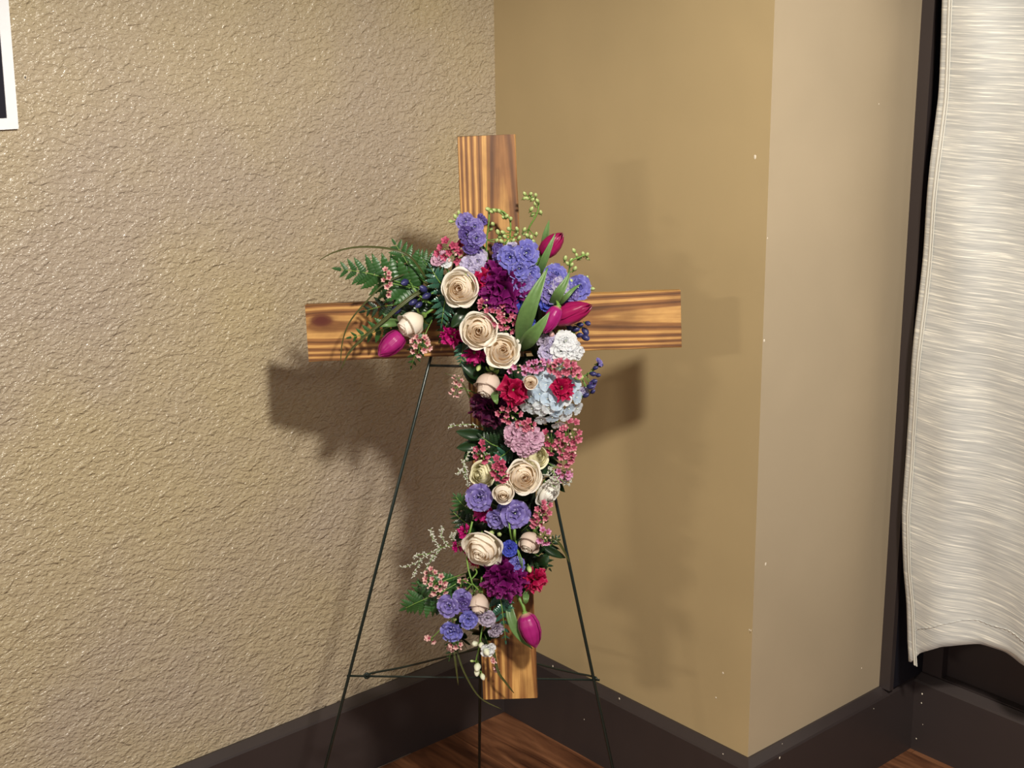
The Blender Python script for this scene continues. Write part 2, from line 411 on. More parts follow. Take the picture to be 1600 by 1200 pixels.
for i,(loc,sz,pwr,c) in enumerate(LAMPS):
    e=empty('ceiling_lamp',(loc[0],loc[1],CH),'round ceiling lamp, %s, above the frame'%['far down the room on the left','to the right of the easel'][i],'lamp','ceiling lamps')
    g=G(); g.grid(lambda u,v:((.30-.04*v)*math.cos(math.pi*u),(.30-.04*v)*math.sin(math.pi*u),-.001-.02*math.sin(math.pi*v)),24,4,0,True)
    ob('rim',g.mesh('rim',M_paper),e)
    l=bpy.data.lights.new('lamp_light','AREA'); l.shape='DISK'; l.size=sz; l.energy=pwr; l.color=c
    lo=ob('lamp_light',l,e,Matrix.Translation((0,0,loc[2]-CH)))

# picture on the left wall
BLc=hit(28,201,AX,.004); TR=hit(12,0,AX,.004)
up_=(TR-BLc).normalized(); lf=(hit(0,204,AX,.004)-BLc).normalized(); lf=(lf-up_*lf.dot(up_)).normalized()
Mp=Matrix((lf,up_,Vector((1,0,0)))).transposed().to_4x4(); Mp.translation=BLc
pe=empty('framed_picture',None,'dark print with a wide white border hung at the upper left of the textured wall','picture',None,Mp)
bw=.0165
g=G(); g.box((0,0,-.003),(.36,.5,.0)); g.box((0,0,0),(.36,bw,.003)); g.box((0,.5-bw,0),(.36,.5,.003)); g.box((0,bw,0),(bw,.5-bw,.003)); g.box((.36-bw,bw,0),(.36,.5-bw,.003))
ob('border',g.mesh('border',M_paper,False),pe)
g=G(); g.box((bw,bw,0),(.36-bw,.5-bw,.0012)); ob('print',g.mesh('print',M_black,False),pe)

# ---------------------------------------------------------------- curtain
CY=.345
edge=[(hit(x,y,AY,CY).z,hit(x,y,AY,CY).x) for x,y in [(1475,0),(1467,150),(1450,310),(1442,397),(1425,560),(1414,680),(1408,800),(1411,890),(1416,940),(1418,1000),(1421,1033)]]
edge=[(2.32,edge[0][1]-.004)]+edge
hem=[(hit(x,y,AY,CY).x,hit(x,y,AY,CY).z) for x,y in [(1421,1033),(1440,1019),(1480,1008),(1530,1010),(1570,1022),(1600,1035),(1640,1048)]]
hem+= [(hem[-1][0]+.08,hem[-1][1]+.012),(hem[-1][0]+.2,hem[-1][1]-.004),(hem[-1][0]+.34,hem[-1][1]+.01)]
def lerp(tab,x):
    t=sorted(tab)
    return float(np.interp(x,[a for a,_ in t],[b for _,b in t]))
CR=hem[-1][0]
def fold(x,z):
    t=(x-.70)
    k=.5+.5*min(1,max(0,(1.5-z)/1.2))
    return (.012*math.cos(t*30+.3+.7*(z-.8))+.002*math.cos(t*70+1.3*z))*k+.0025*math.sin(z*19+t*30)
def cpt(s,v,off=0):
    zt=2.32
    e0=lerp(edge,.30); x_=e0+(CR-e0)*s
    zb=lerp(hem,x_)
    z=zb+(zt-zb)*v
    el=lerp(edge,z) ; x=el+(CR-el)*s
    return Vector((x, CY+fold(x,z)-off, z))
cu=empty('curtain',(1.0,CY,2.32),'silvery white curtain with horizontal slub threads hanging at the right edge','curtain')
Mi=Matrix.Translation((-1.0,-CY,-2.32))
g=G(); g.grid(lambda u,v: cpt((u+1)/2,1-v),110,150)
o=ob('cloth',g.mesh('cloth',M_curt),cu,Mi); sm=o.modifiers.new('thickness','SOLIDIFY'); sm.thickness=.0015
M_hem=plain('curtain_hem_cloth',srgb(212,210,200),.5,var=.04,scale=150)
def sidex(s0,s1):
    def f(u,v):
        q=cpt(0,1-v); s=s0+(s1-s0)*(u+1)/2
        x=q.x+s; return Vector((x,CY+fold(x,q.z)-.0032-.0012*math.cos(u*1.5),q.z))
    return f
g=G(); g.grid(sidex(.013,.0185),4,150); ob('side_seam',g.mesh('side_seam',M_hem),cu,Mi)
g=G(); g.grid(sidex(.0195,.0225),3,150); ob('side_seam',g.mesh('side_seam',M_hem),cu,Mi)
def hemline(u,v):
    s=.03+.97*(u+1)/2; q=cpt(s,.022+.0012*v+.0012*math.sin(s*40)); q.y-=.0022+.0015*math.sin(math.pi*v)*(1+.7*math.sin(s*400)); return q
g=G(); g.grid(hemline,260,3); ob('bottom_seam',g.mesh('bottom_seam',M_curt),cu,Mi)
g=G(); g.tube([(.6,CY,2.33),(CR+.1,CY,2.33)],.012,12); tag(ob('curtain_rod',g.mesh('curtain_rod',M_dark)),'dark curtain rod above the silvery curtain','rod')

# ---------------------------------------------------------------- wooden cross
def board(name, a, b, width, thick, off, mat, parent):
    """board whose face centre line runs a->b (points on the face)"""
    ex=(b-a).normalized(); ez=EZ; ey=ez.cross(ex).normalized(); L=(b-a).length
    Mx=Matrix((ex,ey,ez)).transposed().to_4x4(); Mx.translation=a
    g=G(); w=width/2; c=.0012; rr=random.Random(name)
    K=24; prof=[(-w,-thick),(w,-thick),(w,-c),(w-c,0),(-w+c,0),(-w,-c)]
    for i in range(K+1):
        x=L*i/K
        for y,z in prof:
            j=.0004*math.sin(i*1.7+y*50) if 0<i<K else rr.uniform(-.0006,.0006)
            g.v.append((x+(j if i in(0,K) else 0),y+j*(1 if y>0 else -1),z)); g.t.append(0)
    k=6
    for i in range(K):
        for j in range(k): g.f.append((i*k+j,i*k+(j+1)%k,(i+1)*k+(j+1)%k,(i+1)*k+j)); g.m.append(0)
    g.f.append(tuple(range(k))[::-1]); g.f.append(tuple(range(K*k,K*k+k))); g.m+=[0,0]
    return ob(name,g.mesh(name,mat,False),parent,parent.matrix_basis.inverted()@Mx)
cb=cp(797,1092)
cross=empty('wooden_cross',cb,'brown stained pine cross standing on the wire easel, covered in flowers','cross')
TK=.019
M_up=wood_mat('stained_pine_upright',.021,-2100,3.0,3.6,-1.7)
M_bar=wood_mat('stained_pine_crossbar',.008,-2500,3.0,3.6,-6.18,knot=(.024,.020))
bpy.context.view_layer.update()
board('upright_board',cp(759.7,212),cp(797.7,1092),.0885,TK,0,M_up,cross)
board('cross_board',cp(479.5,521,-TK),cp(1064.2,498.3,-TK),.0895,TK,0,M_bar,cross)

# ---------------------------------------------------------------- wire easel
EO=-.044
def eline(x0,y0,x1,y1,y): t=(y-y0)/(y1-y0); return x0+(x1-x0)*t
def eleg(a,b):
    A,B=cp(*a,EO),cp(*b,EO); k=A.z/(A.z-B.z); return A,A+(B-A)*k
LT,LF=eleg((672,562),(545,1057)); RTp,RF=eleg((870,790),(957,1200))
top=cp(757,300,EO)
easel=empty('wire_easel',(LF+RF)/2,'dark green wire easel with three thin legs behind the wooden cross','easel')
def ewire(name,pts,r,n=8):
    g=G(); g.tube([p-easel.location for p in pts],r,n); return ob(name,g.mesh(name,M_wire),easel)
def upto(A,Fo,x,y):
    P=cp(x,y,EO); return P
LU=cp(eline(672,562,545,1057,300),300,EO); RU=cp(eline(870,790,957,1200,300),300,EO)
ewire('leg',[LU,(LU+LF)/2,LF+Vector((0,0,.002))],.0026)
ewire('leg',[RU,(RU+RF)/2,RF+Vector((0,0,.002))],.0026)
# rear leg: in the vertical plane of image column 750, foot on the floor nearer than the corner
ra=cp(756,300,EO-.006); rf_=hit(748.5,1262,AZ,0)
rf_ = rf_
ewire('leg',[ra,(ra+rf_)/2,rf_+Vector((0,0,.002))],.0026)
ewire('top_bend',[LU,cp(749,285,EO),cp(766,285,EO),RU],.0026)
ewire('rung',[cp(668,571,EO),cp(740,572.5,EO),cp(826,575,EO)],.0022)
ewire('rung',[cp(542,1056,EO),cp(740,1059,EO),cp(937,1062.5,EO)],.0018)
q=(ra-rf_); 
def onrear(z): t=(z-rf_.z)/(ra.z-rf_.z); return rf_+(ra-rf_)*t
zb=cp(750,1058,EO).z
ap=onrear(zb-.05)
lh=cp(574,1056,EO+.002)
ewire('brace',spline([lh,cp(580,1052,EO-.004),lh*.7+ap*.3,lh*.35+ap*.65,ap]),.0018)
rh=cp(932,1062,EO+.002)
ewire('brace',spline([rh,cp(926,1057,EO-.004),rh*.7+ap*.3,rh*.35+ap*.65,ap]),.0018)
ewire('hook',spline([cp(572,1060,EO+.003),cp(569,1056,EO+.004),cp(573,1052,EO+.003),cp(578,1056,EO),cp(573,1060,EO-.003)]),.0018)
# ---------------------------------------------------------------- flower building blocks
def tab(xs, ys, v): return float(np.interp(v, xs, ys))
def rev_petal(R0, H, hw, flare=0.0, curl=0.0, belly=.75, swirl=.1, tipdrop=.16, seed=0, nu=8, nv=9, wav=.0, close=0.0):
    """petal of a closed cup: slice of a surface of revolution, base at origin"""
    rr=random.Random(seed); a,b_=rr.uniform(0,6),rr.uniform(0,6)
    def fn(u,v):
        vv=v*(1-tipdrop*abs(u)**1.7)
        rad=R0*(math.sin(min(1,vv/belly)*math.pi/2)**.7)*(.93+.07*math.cos(vv*3))
        rad*=1-close*2.4*max(0,vv-.5)**1.6
        rad+=.035*max(0,vv-.86)*8*(close>0)
        rad+=flare*max(0,vv-.5)**2*4
        z=H*vv**.85-curl*max(0,vv-.72)**2*12
        w=min(1,.35+vv*1.5)
        ph=u*hw*w
        rad*=1+swirl*u
        k=wav*max(0,vv-.4)*math.sin(u*5+a)
        rad+=k; z+=wav*.6*max(0,vv-.5)*math.cos(u*4+b_)
        return (rad*math.cos(ph), rad*math.sin(ph), z)
    g=G(); g.grid(fn,nu,nv); return g
def strip(L, W, prof, th0, th1, cup=0.0, ruf=0.0, rk=3.0, ser=0.0, sk=9, r0=0.0, seed=0, nu=6, nv=6, g=None, mi=0, fold=0.0, pw_=1.0, z0=0.0):
    """petal or leaf from a bent centre line in the x-z plane; th = angle from +Z"""
    rr=random.Random(seed); a=rr.uniform(0,6)
    pts=[(r0,z0)]; n=24
    for i in range(n):
        t=th0+(th1-th0)*((i+.5)/n)**pw_; pts.append((pts[-1][0]+math.sin(t)*L/n, pts[-1][1]+math.cos(t)*L/n))
    def fn(u,v):
        vv=v*(1-ser*(.5+.5*math.cos(u*sk*math.pi))) if ser else v
        q=vv*n; i=min(n-1,int(q)); f=q-i
        x=pts[i][0]*(1-f)+pts[i+1][0]*f; z=pts[i][1]*(1-f)+pts[i+1][1]*f
        t=th0+(th1-th0)*vv**pw_; nx,nz=-math.cos(t),math.sin(t)
        w=W*tab(prof[0],prof[1],v)
        d=cup*u*u*w+ruf*math.sin(u*rk*math.pi+a)*vv**1.3+ruf*.4*math.sin(u*rk*2.3+v*5+a)*vv+fold*abs(u)*w
        return (x+nx*d, u*w*(1-.25*abs(cup)*abs(u)), z+nz*d)
    g=g or G(); g.grid(fn,nu,nv,mi); return g
P_PET=([0,.15,.4,.7,.88,.97,1],[.18,.35,.75,1,.9,.55,.2])
P_FAN=([0,.2,.5,.8,1],[.08,.2,.5,.9,1])
P_LEAF=([0,.05,.25,.5,.8,.95,1],[.1,.35,.85,1,.6,.18,.01])
P_BLADE=([0,.3,.6,.85,1],[.8,1,.9,.5,.02])
RX=lambda a: Matrix.Rotation(a,4,'X')
RY=lambda a: Matrix.Rotation(a,4,'Y')

# colours
def C(*a): return srgb(*a)
GREEN=C(52,86,38); 
M_stem=petal_mat('green_stem_skin',C(96,132,58),C(120,156,72),.45,.0,.1,.4)
M_pale=petal_mat('pale_green_bud_skin',C(120,152,70),C(196,212,140),.45,.1,.1,.4)
M_leafd=petal_mat('dark_glossy_leaf',C(22,44,24),C(34,62,30),.32,.05,.2,.5)
M_leafm=petal_mat('fern_leaflet_green',C(44,82,38),C(62,106,52),.38,.1,.2,.5)
M_leafb=petal_mat('wet_blue_green_leaf',C(34,78,62),C(60,108,86),.22,.05,.2,.6)
M_tleaf=petal_mat('tulip_leaf_green',C(92,122,74),C(112,148,82),.4,.2,.14,.4)
M_blade=petal_mat('bear_grass_green',C(70,78,40),C(84,84,46),.4,.05,.1,.4)
M_cream_o=petal_mat('cream_rose_outer_petal',C(246,236,212),C(255,249,238),.6,.35,.04,mid=C(252,243,226))
M_cream_i=petal_mat('cream_rose_inner_petal',C(248,222,190),C(255,247,234),.6,.42,.03,mid=C(252,236,212))
M_yell_o=petal_mat('pale_yellow_rose_petal',C(222,214,158),C(245,240,206),.6,.2,.07)
M_blush_o=petal_mat('blush_rose_petal',C(214,188,166),C(232,214,200),.6,.2,.1,mid=C(226,204,188))
M_white_o=petal_mat('white_rose_petal',C(228,222,200),C(246,243,236),.6,.2,.07)
M_tul=petal_mat('magenta_tulip_petal',C(226,200,150),C(176,36,122),.36,.25,.14,.4,mid=C(182,40,128),edge=C(206,84,156),midpos=.10)
M_tul2=petal_mat('crimson_tulip_petal',C(150,18,84),C(158,20,82),.36,.2,.14,.4,mid=C(172,28,96),edge=C(120,10,60))
CARN={'purple':petal_mat('purple_carnation_petal',C(90,14,80),C(116,16,98),.55,.22,.25,edge=C(150,40,126)),
 'plum':petal_mat('plum_carnation_petal',C(58,10,44),C(76,16,58),.55,.2,.3,edge=C(100,30,60)),
 'crimson':petal_mat('crimson_carnation_petal',C(150,10,66),C(184,16,74),.5,.25,.2,edge=C(214,60,110)),
 'magenta':petal_mat('magenta_carnation_petal',C(150,8,90),C(192,18,118),.5,.25,.2,edge=C(216,50,140))}
DELPH={'violet':petal_mat('violet_floret_petal',C(104,90,164),C(146,132,204),.55,.3,.14,edge=C(190,182,228)),
 'blue':petal_mat('blue_violet_floret_petal',C(92,90,180),C(132,130,214),.55,.3,.14,edge=C(182,180,234)),
 'deep':petal_mat('deep_purple_floret_petal',C(70,54,120),C(104,84,160),.55,.25,.2,edge=C(146,130,192)),
 'royal':petal_mat('royal_blue_floret_petal',C(44,52,150),C(74,86,196),.5,.25,.15,edge=C(110,120,216)),
 'lav':petal_mat('pale_lavender_floret_petal',C(172,160,204),C(204,196,226),.6,.3,.1,edge=C(226,220,238)),
 'greylav':petal_mat('grey_lavender_floret_petal',C(150,134,162),C(190,178,200),.6,.3,.1,edge=C(214,206,218)),
 'white':petal_mat('white_stock_petal',C(206,212,204),C(236,238,242),.6,.3,.06,edge=C(246,246,250)),
 'pink':petal_mat('mauve_pink_stock_petal',C(190,132,164),C(222,180,204),.6,.3,.12,edge=C(238,206,222)),
 'navy':petal_mat('navy_bud_skin',C(34,34,74),C(58,58,116),.4,.05,.2,.5,edge=C(110,110,160))}
M_hyd=petal_mat('ice_blue_hydrangea_petal',C(186,208,228),C(212,230,246),.6,.35,.05,edge=C(238,246,250))
M_hydw=petal_mat('white_hydrangea_petal',C(216,226,232),C(240,245,250),.6,.35,.05)
M_wax=petal_mat('pink_waxflower_petal',C(176,70,100),C(222,138,158),.5,.2,.1,edge=C(236,176,186))
M_waxd=petal_mat('rose_waxflower_petal',C(170,60,96),C(212,104,134),.5,.2,.1,edge=C(232,152,170))
M_waxp=petal_mat('pale_pink_waxflower_petal',C(214,150,150),C(236,196,190),.5,.2,.1)
M_waxl=petal_mat('lilac_waxflower_petal',C(190,110,160),C(228,164,200),.5,.2,.1)
M_waxc=plain('waxflower_centre',C(140,44,70),.5)
M_lim=petal_mat('grey_white_statice_floret',C(176,176,160),C(214,214,202),.7,.1,.1)
M_eye=plain('floret_eye',C(236,238,220),.7)

def stem_mesh(key, L=.035, r=.0022):
    g=G(); g.tube([(0,0,.002),(0,0,-L*.5),(.001,0,-L)],r,6); return g.mesh('stem',M_stem)

_cache={}
def cached(k,f):
    if k not in _cache: _cache[k]=f()
    return _cache[k]

# rose -----------------------------------------------------------
def rose_proto(outer, inner, openness=1.0, seed=0, layers=None):
    rr=random.Random(seed); parts=[]
    o_=openness
    if openness<.86:   # still closed: tall petals wrapped over one another
        spec=[(.20,1.38,1.6,.0,.0,3,.25,.6,.10),(.38,1.40,1.45,.0,.0,3,.2,.52,.08),(.56,1.36,1.4,.0,.0,3,.12,.42,.06),(.66,1.16,1.25,.14,.10,3,.1,.08,.12)]
    else:
        spec=[(.13,1.0,1.7,.0,.0,2,.3,.5,.08),(.24,1.03,1.6,.0,.0,2,.22,.52,.1),(.36,1.03,1.45,.0,.0,3,.16,.5,.1),(.50,1.0,1.3,.0,.02,3,.12,.42,.12),
          (.64,.93,1.15,.0,.03,4,.10,.26,.16),(.78,.82,1.08,.05*o_,.07,4,.09,.06,.24),(.86,.64,1.0,.20*o_,.13,5,.08,.0,.26)]
    if layers: spec=spec[:layers]
    for li,(R0,H,hw,fl_,cu_,n,sw,clo,tpd) in enumerate(spec):
        a0=rr.uniform(0,6)
        for k in range(n):
            key=('rose',li,round(openness,2),k%3)
            def mk(li=li,R0=R0,H=H,hw=hw,fl_=fl_,cu_=cu_,sw=sw,k=k,clo=clo,tpd=tpd):
                g=rev_petal(R0,H,hw,fl_,cu_,.6,sw,tpd+.03*(k%3),seed=li*7+k,nu=12,nv=12,wav=.015+.05*(li>3),close=clo)
                return g
            me=cached(key+(inner.name if li<5 else outer.name,),lambda: mk().mesh('petal',inner if li<(5 if openness>=.86 else 2) else outer))
            j=rr.uniform(-.12,.12); t=rr.uniform(-.08,.14)*(li>3)
            parts.append(('petal',me,rz(a0+2*math.pi*k/n+j)@RY(t),[]))
    def cal():
        g=G()
        for k in range(5):
            q=G(); strip(.6,.13,P_LEAF,1.0,2.2,.2,seed=k,nu=2,nv=6,g=q,r0=.04,z0=.02)
            for v in q.v:
                p=rz(k*1.2566)@Vector(v); g.v.append(tuple(p))
            b=len(g.v)-len(q.v); g.f+=[tuple(i+b for i in f) for f in q.f]; g.m+=q.m; g.t+=q.t
        g.ball((0,0,-.08),.16,.16,.14,8,6); g.tube([(0,0,-.15),(0,0,-1.0)],.07,6)
        return g.mesh('calyx',M_stem)
    parts.append(('calyx',cached('calyx',cal),Matrix.Identity(4),[]))
    return parts
# carnation ------------------------------------------------------
def carn_proto(mat, n=34, seed=0):
    rr=random.Random(seed); parts=[]; n=max(7,int(n*.72))
    for k in range(n):
        f=(k+.5)/n; th=.05+1.45*f**.75; vi=k%5
        me=cached(('carn',mat.name,vi),lambda vi=vi: strip(.98,.62,P_FAN,-.25,.5,.25,.13,1.3+.25*vi,.05,8+vi,seed=vi,nu=26,nv=8).mesh('petal',mat))
        parts.append(('petal',me,rz(k*2.399+rr.uniform(-.2,.2))@RY(th)@Matrix.Rotation(rr.uniform(-.3,.3),4,'Z')@Matrix.Scale(rr.uniform(.85,1.0)*(.86+.16*f),4),[]))
    def cal():
        g=G(); g.tube([(0,0,.25),(0,0,.0),(0,0,-.35),(0,0,-.4),(0,0,-1.1)],[.15,.17,.13,.06,.05],8); return g.mesh('calyx',M_stem)
    parts.append(('calyx',cached('ccal',cal),Matrix.Identity(4),[]))
    return parts
# tulip ----------------------------------------------------------
def tulip_proto(mat, open_=0.0):
    parts=[]
    for k in range(6):
        outer=k%2==0
        def mk(outer=outer):
            R0=.40 if outer else .36
            def fn(u,v):
                r=R0*tab([0,.05,.15,.35,.6,.8,.92,1],[.12,.48,.82,1,.94,.70,.40,.05+open_],v)
                w=tab([0,.1,.4,.7,.88,1],[.8,1.0,1.0,.86,.56,.05],v)
                ph=u*w*(.98 if outer else 1.05)
                r*=1+(.07 if outer else 0)-.07*math.exp(-(u/.12)**2)*(v>.05)-.06*abs(u)**4+.012*math.cos(u*11)
                z=2.0*v - .05*abs(u)**2*v + (.03 if outer else 0)*v
                return (r*math.cos(ph),r*math.sin(ph),z)
            g=G(); g.grid(fn,24,20); return g.mesh('petal',mat)
        parts.append(('petal',cached(('tul',mat.name,outer,open_),mk),rz(k*math.pi/3),[]))
    return parts
# double floret --------------------------------------------------
def floret_parts(key, npet=(6,6,5), seed=0, ruf=.10):
    mat=DELPH[key]; rr=random.Random(seed); kids=[]
    for li,n in enumerate(npet):
        L=[1.05,.85,.62][li]; t0=[.75,.35,.05][li]; t1=[1.75,1.25,.75][li]
        for k in range(n):
            me=cached(('flo',key,li,k%3),lambda li=li,k=k: strip(L,.44*L+.08,P_PET,t0,t1,.22,ruf,1.1,.0,4,r0=.06,seed=li*3+k,nu=10,nv=8).mesh('petal',mat))
            kids.append(('petal',me,rz(2*math.pi*k/n+li*.5+rr.uniform(-.25,.25))@RY(rr.uniform(-.12,.12)),[]))
    def ey():
        g=G(); g.ball((0,0,.2),.05,.05,.1,6,4,0); g.tube([(0,0,.15),(0,0,-.3),(0,0,-.9)],[.1,.08,.05],6,1); return g.mesh('floret',[M_eye,M_stem])
    return ('floret',cached('eye',ey),kids)
def bud_mesh(key,mat):
    def f():
        g=G()
        def fn(u,v):
            r=.46*tab([0,.1,.3,.55,.8,.93,1],[.15,.5,.9,1,.75,.42,.02],v)*(1+.07*math.cos(u*math.pi*5))
            return (r*math.cos(math.pi*u),r*math.sin(math.pi*u),-.7+1.5*v)
        g.grid(fn,10,9,0,True); g.tube([(0,0,-.6),(0,0,-1.1)],.1,5,1)
        return g.mesh('bud',[mat,M_stem])
    return cached(('bud',key),f)
def hyd_parts(mat):
    kids=[]
    for k in range(4):
        me=cached(('hyd',mat.name,k%2),lambda k=k: strip(.95,.62,([0,.2,.5,.8,.95,1],[.15,.6,1,.95,.6,.3]),1.0,1.7,.12,.06,1.3,seed=k,nu=6,nv=5,r0=.03).mesh('petal',mat))
        kids.append(('petal',me,rz(k*math.pi/2+.1*(k%2)),[]))
    def ey():
        g=G(); g.ball((0,0,.12),.1,.1,.1,6,4,0); g.tube([(0,0,.05),(0,0,-1.3)],[.07,.05],5,1); return g.mesh('floret',[M_eye,M_stem])
    return ('floret',cached('heye',ey),kids)
def wax_mesh(mat):
    def f():
        g=G()
        for k in range(5):
            q=G(); strip(.95,.44,([0,.3,.65,.9,1],[.45,.9,1,.8,.35]),.85,1.0,.55,seed=k,nu=5,nv=5,g=q,r0=.14)
            b=len(g.v); g.v+=[tuple(rz(k*1.2566)@Vector(v)) for v in q.v]; g.f+=[tuple(i+b for i in f_) for f_ in q.f]; g.m+=q.m; g.t+=q.t
        g.ball((0,0,.12),.3,.3,.22,8,5,1); g.tube([(0,0,.05),(0,0,-.5),(0,0,-1.0)],[.3,.2,.07],6,2)
        return g.mesh('blossom',[mat,M_waxc,M_stem])
    return cached(('wax',mat.name),f)

FC=Vector
def jit(r_,a): return r_.uniform(-a,a)
ALLP={}
def proto(k,f):
    if k not in ALLP: ALLP[k]=f()
    return ALLP[k]
# ---- placing -----
def place_rose(x,y,r,off,d,kind,label,seed=0,openness=1.0,layers=None):
    mats={'cream':(M_cream_o,M_cream_i),'yellow':(M_yell_o,M_yell_o),'blush':(M_blush_o,M_cream_i),'white':(M_white_o,M_white_o),'bud':(M_cream_i,M_cream_i)}[kind]
    pr=rose_proto(mats[0],mats[1],openness,seed,layers)
    ax=dirv(*d); s_=r*PX*(1.12 if openness>=.86 else 1.22); loc=cp(x,y,off)-ax*s_*(.55 if openness>=.86 else .7)
    return inst(pr,'rose',label,'rose','roses of the cross spray',frame(loc,ax,R.uniform(0,6),s_))
def place_carn(x,y,r,off,d,key,label,n=34,seed=0):
    pr=carn_proto(CARN[key],n,seed); ax=dirv(*d); s_=r*PX*1.16; loc=cp(x,y,off)-ax*s_*.45
    return inst(pr,'carnation',label,'carnation','carnations of the cross spray',frame(loc,ax,R.uniform(0,6),s_))
def tulip(bx_,tx_,wid,offb,offt,mat,label,stem_from,open_=0.0,spin=0.0):
    B=cp(*bx_,offb); T=cp(*tx_,offt); ax=(T-B); L=ax.length; ax.normalize()
    s_=L/2.0; pr=tulip_proto(mat,open_)
    M=frame(B,ax,spin,s_)
    k=(wid*PX)/(.80*s_)
    M=M@Matrix.Diagonal((k,k,1,1))
    root=inst(pr,'tulip',label,'tulip','tulips of the cross spray',M)
    g=G(); inv=M.inverted()
    pts=spline([Vector(p) for p in stem_from]+[B,B+ax*.002])
    g.tube([p for p in pts],.0026,7); g.ball(tuple(B+ax*.001),.0045,.0045,.0035,8,5)
    me=g.mesh('stem',M_stem); me.transform(inv); ob('stem',me,root)
    return root
def blade(name,pts,w,mat,label,cat,group,parent=None,prof=P_BLADE,twist=0.0,cupk=.35,curlseed=0,nrm=None):
    """long leaf through points; width follows prof; width axis across, in the plane facing the viewer side"""
    pts=spline(pts,5); K=len(pts); g=G(); nrm=nrm or EZ
    L=[0]
    for i in range(1,K): L.append(L[-1]+(pts[i]-pts[i-1]).length)
    n=4; base=pts[0].copy()
    for i,p in enumerate(pts):
        v=L[i]/L[-1]; t=(pts[min(i+1,K-1)]-pts[max(i-1,0)]).normalized()
        a=t.cross(nrm).normalized(); nn=a.cross(t).normalized()
        ang=twist*v; a2=a*math.cos(ang)+nn*math.sin(ang); n2=a2.cross(t)
        ww=w*.5*tab(prof[0],prof[1],v)
        for k in range(n+1):
            u=-1+2*k/n
            g.v.append(tuple(p+a2*u*ww+n2*(u*u*cupk*ww)-base)); g.t.append(v)
    for i in range(K-1):
        for k in range(n): g.f.append((i*(n+1)+k,i*(n+1)+k+1,(i+1)*(n+1)+k+1,(i+1)*(n+1)+k)); g.m.append(0)
    o=ob(name,g.mesh(name,mat)); o.location=base
    sm=o.modifiers.new('thickness','SOLIDIFY'); sm.thickness=.0006
    if label: tag(o,label,cat,group)
    return o
def spike(name,label,cat,group,axis_pts,items,root_off=.02,stem_r=.0013,stem_mat=None):
    """items: (px,py,r,off,dir,kind,key) florets, buds; stem runs through axis_pts (px,py,off)"""
    A=[cp(*p) for p in axis_pts]; base=A[0]
    root=empty(name,base,label,cat,group)
    T=Matrix.Translation(-base)
    pts=spline(A,6); g=G(); g.tube([p-base for p in pts],stem_r,6)
    for it in items:
        p=cp(it[0],it[1],it[3]); ax=dirv(*it[4]); s_=it[2]*PX
        e=p-ax*s_*.8; near=min(pts,key=lambda q:(q-e).length)
        if (near-e).length>.004: g.tube([near-base,(near+e)/2-base-ax*s_*.3,e-base],stem_r*.55,5)
    ob('stem',g.mesh('stem',stem_mat or M_stem),root)
    for i,it in enumerate(items):
        x,y,r,off,d,kind,key=it; ax=dirv(*d); s_=r*PX*(1.1 if kind=='f' else 1.15 if kind=='w' else 1.2 if kind=='b' else 1)
        Mx=T@frame(cp(x,y,off)-ax*s_*(.3 if kind=='f' else 0),ax,R.uniform(0,6),s_)
        if kind=='f': nm,me,kids=floret_parts(key,seed=i)
        elif kind=='h': nm,me,kids=hyd_parts(M_hyd if key=='b' else M_hydw)
        elif kind=='b': nm,me,kids='bud',bud_mesh(key,DELPH[key] if key in DELPH else M_pale),[]
        elif kind=='w': nm,me,kids='blossom',wax_mesh(key),[]
        o=ob(nm,me,root,Mx)
        for (n2,m2,Mk,_) in kids: ob(n2,m2,o,Mk)
    return root
def wax(label,region,n,r,off,mat,rootp,seed,budk=0,tight=1.0):
    """region: ellipse (cx,cy,rx,ry,angle); n blossoms spread over it"""
    rr=random.Random(seed); items=[]; n=int(n*1.25+.5) if n>5 else n; cx,cy,rx,ry,an=region; tries=0; pts=[]
    while len(pts)<n and tries<4000:
        tries+=1; a=rr.uniform(0,2*math.pi); q=math.sqrt(rr.random())
        ex,ey=rx*q*math.cos(a),ry*q*math.sin(a); x=cx+ex*math.cos(an)-ey*math.sin(an); y=cy+ex*math.sin(an)+ey*math.cos(an)
        if all((x-p[0])**2+(y-p[1])**2>(r*1.45)**2 for p in pts) or tries>2500: pts.append((x,y))
    for (x,y) in pts:
        d=((x-cx)/max(rx,ry)*.8+jit(rr,.3),-(y-cy)/max(rx,ry)*.8+jit(rr,.3),1)
        if rr.random()<.22: items.append((x,y,r*.62,off+jit(rr,.006),d,'b','pinkbud'))
        else: items.append((x,y,r*rr.uniform(.85,1.1),off+jit(rr,.008),d,'w',mat))
    return spike('waxflower_sprig',label,'waxflower','waxflower sprigs of the cross spray',[rootp,((rootp[0]+cx)/2,(rootp[1]+cy)/2,(rootp[2]+off)/2),(cx,cy,off-.012)],items,stem_r=.0008)
DELPH['whitebud']=petal_mat('green_white_stock_bud',C(190,206,140),C(240,240,218),.5,.2,.05,midpos=.3,mid=C(228,234,200))
DELPH['pinkbud']=petal_mat('pink_waxflower_bud',C(200,120,130),C(240,206,196),.5,.1,.1)
M_pale2=M_pale

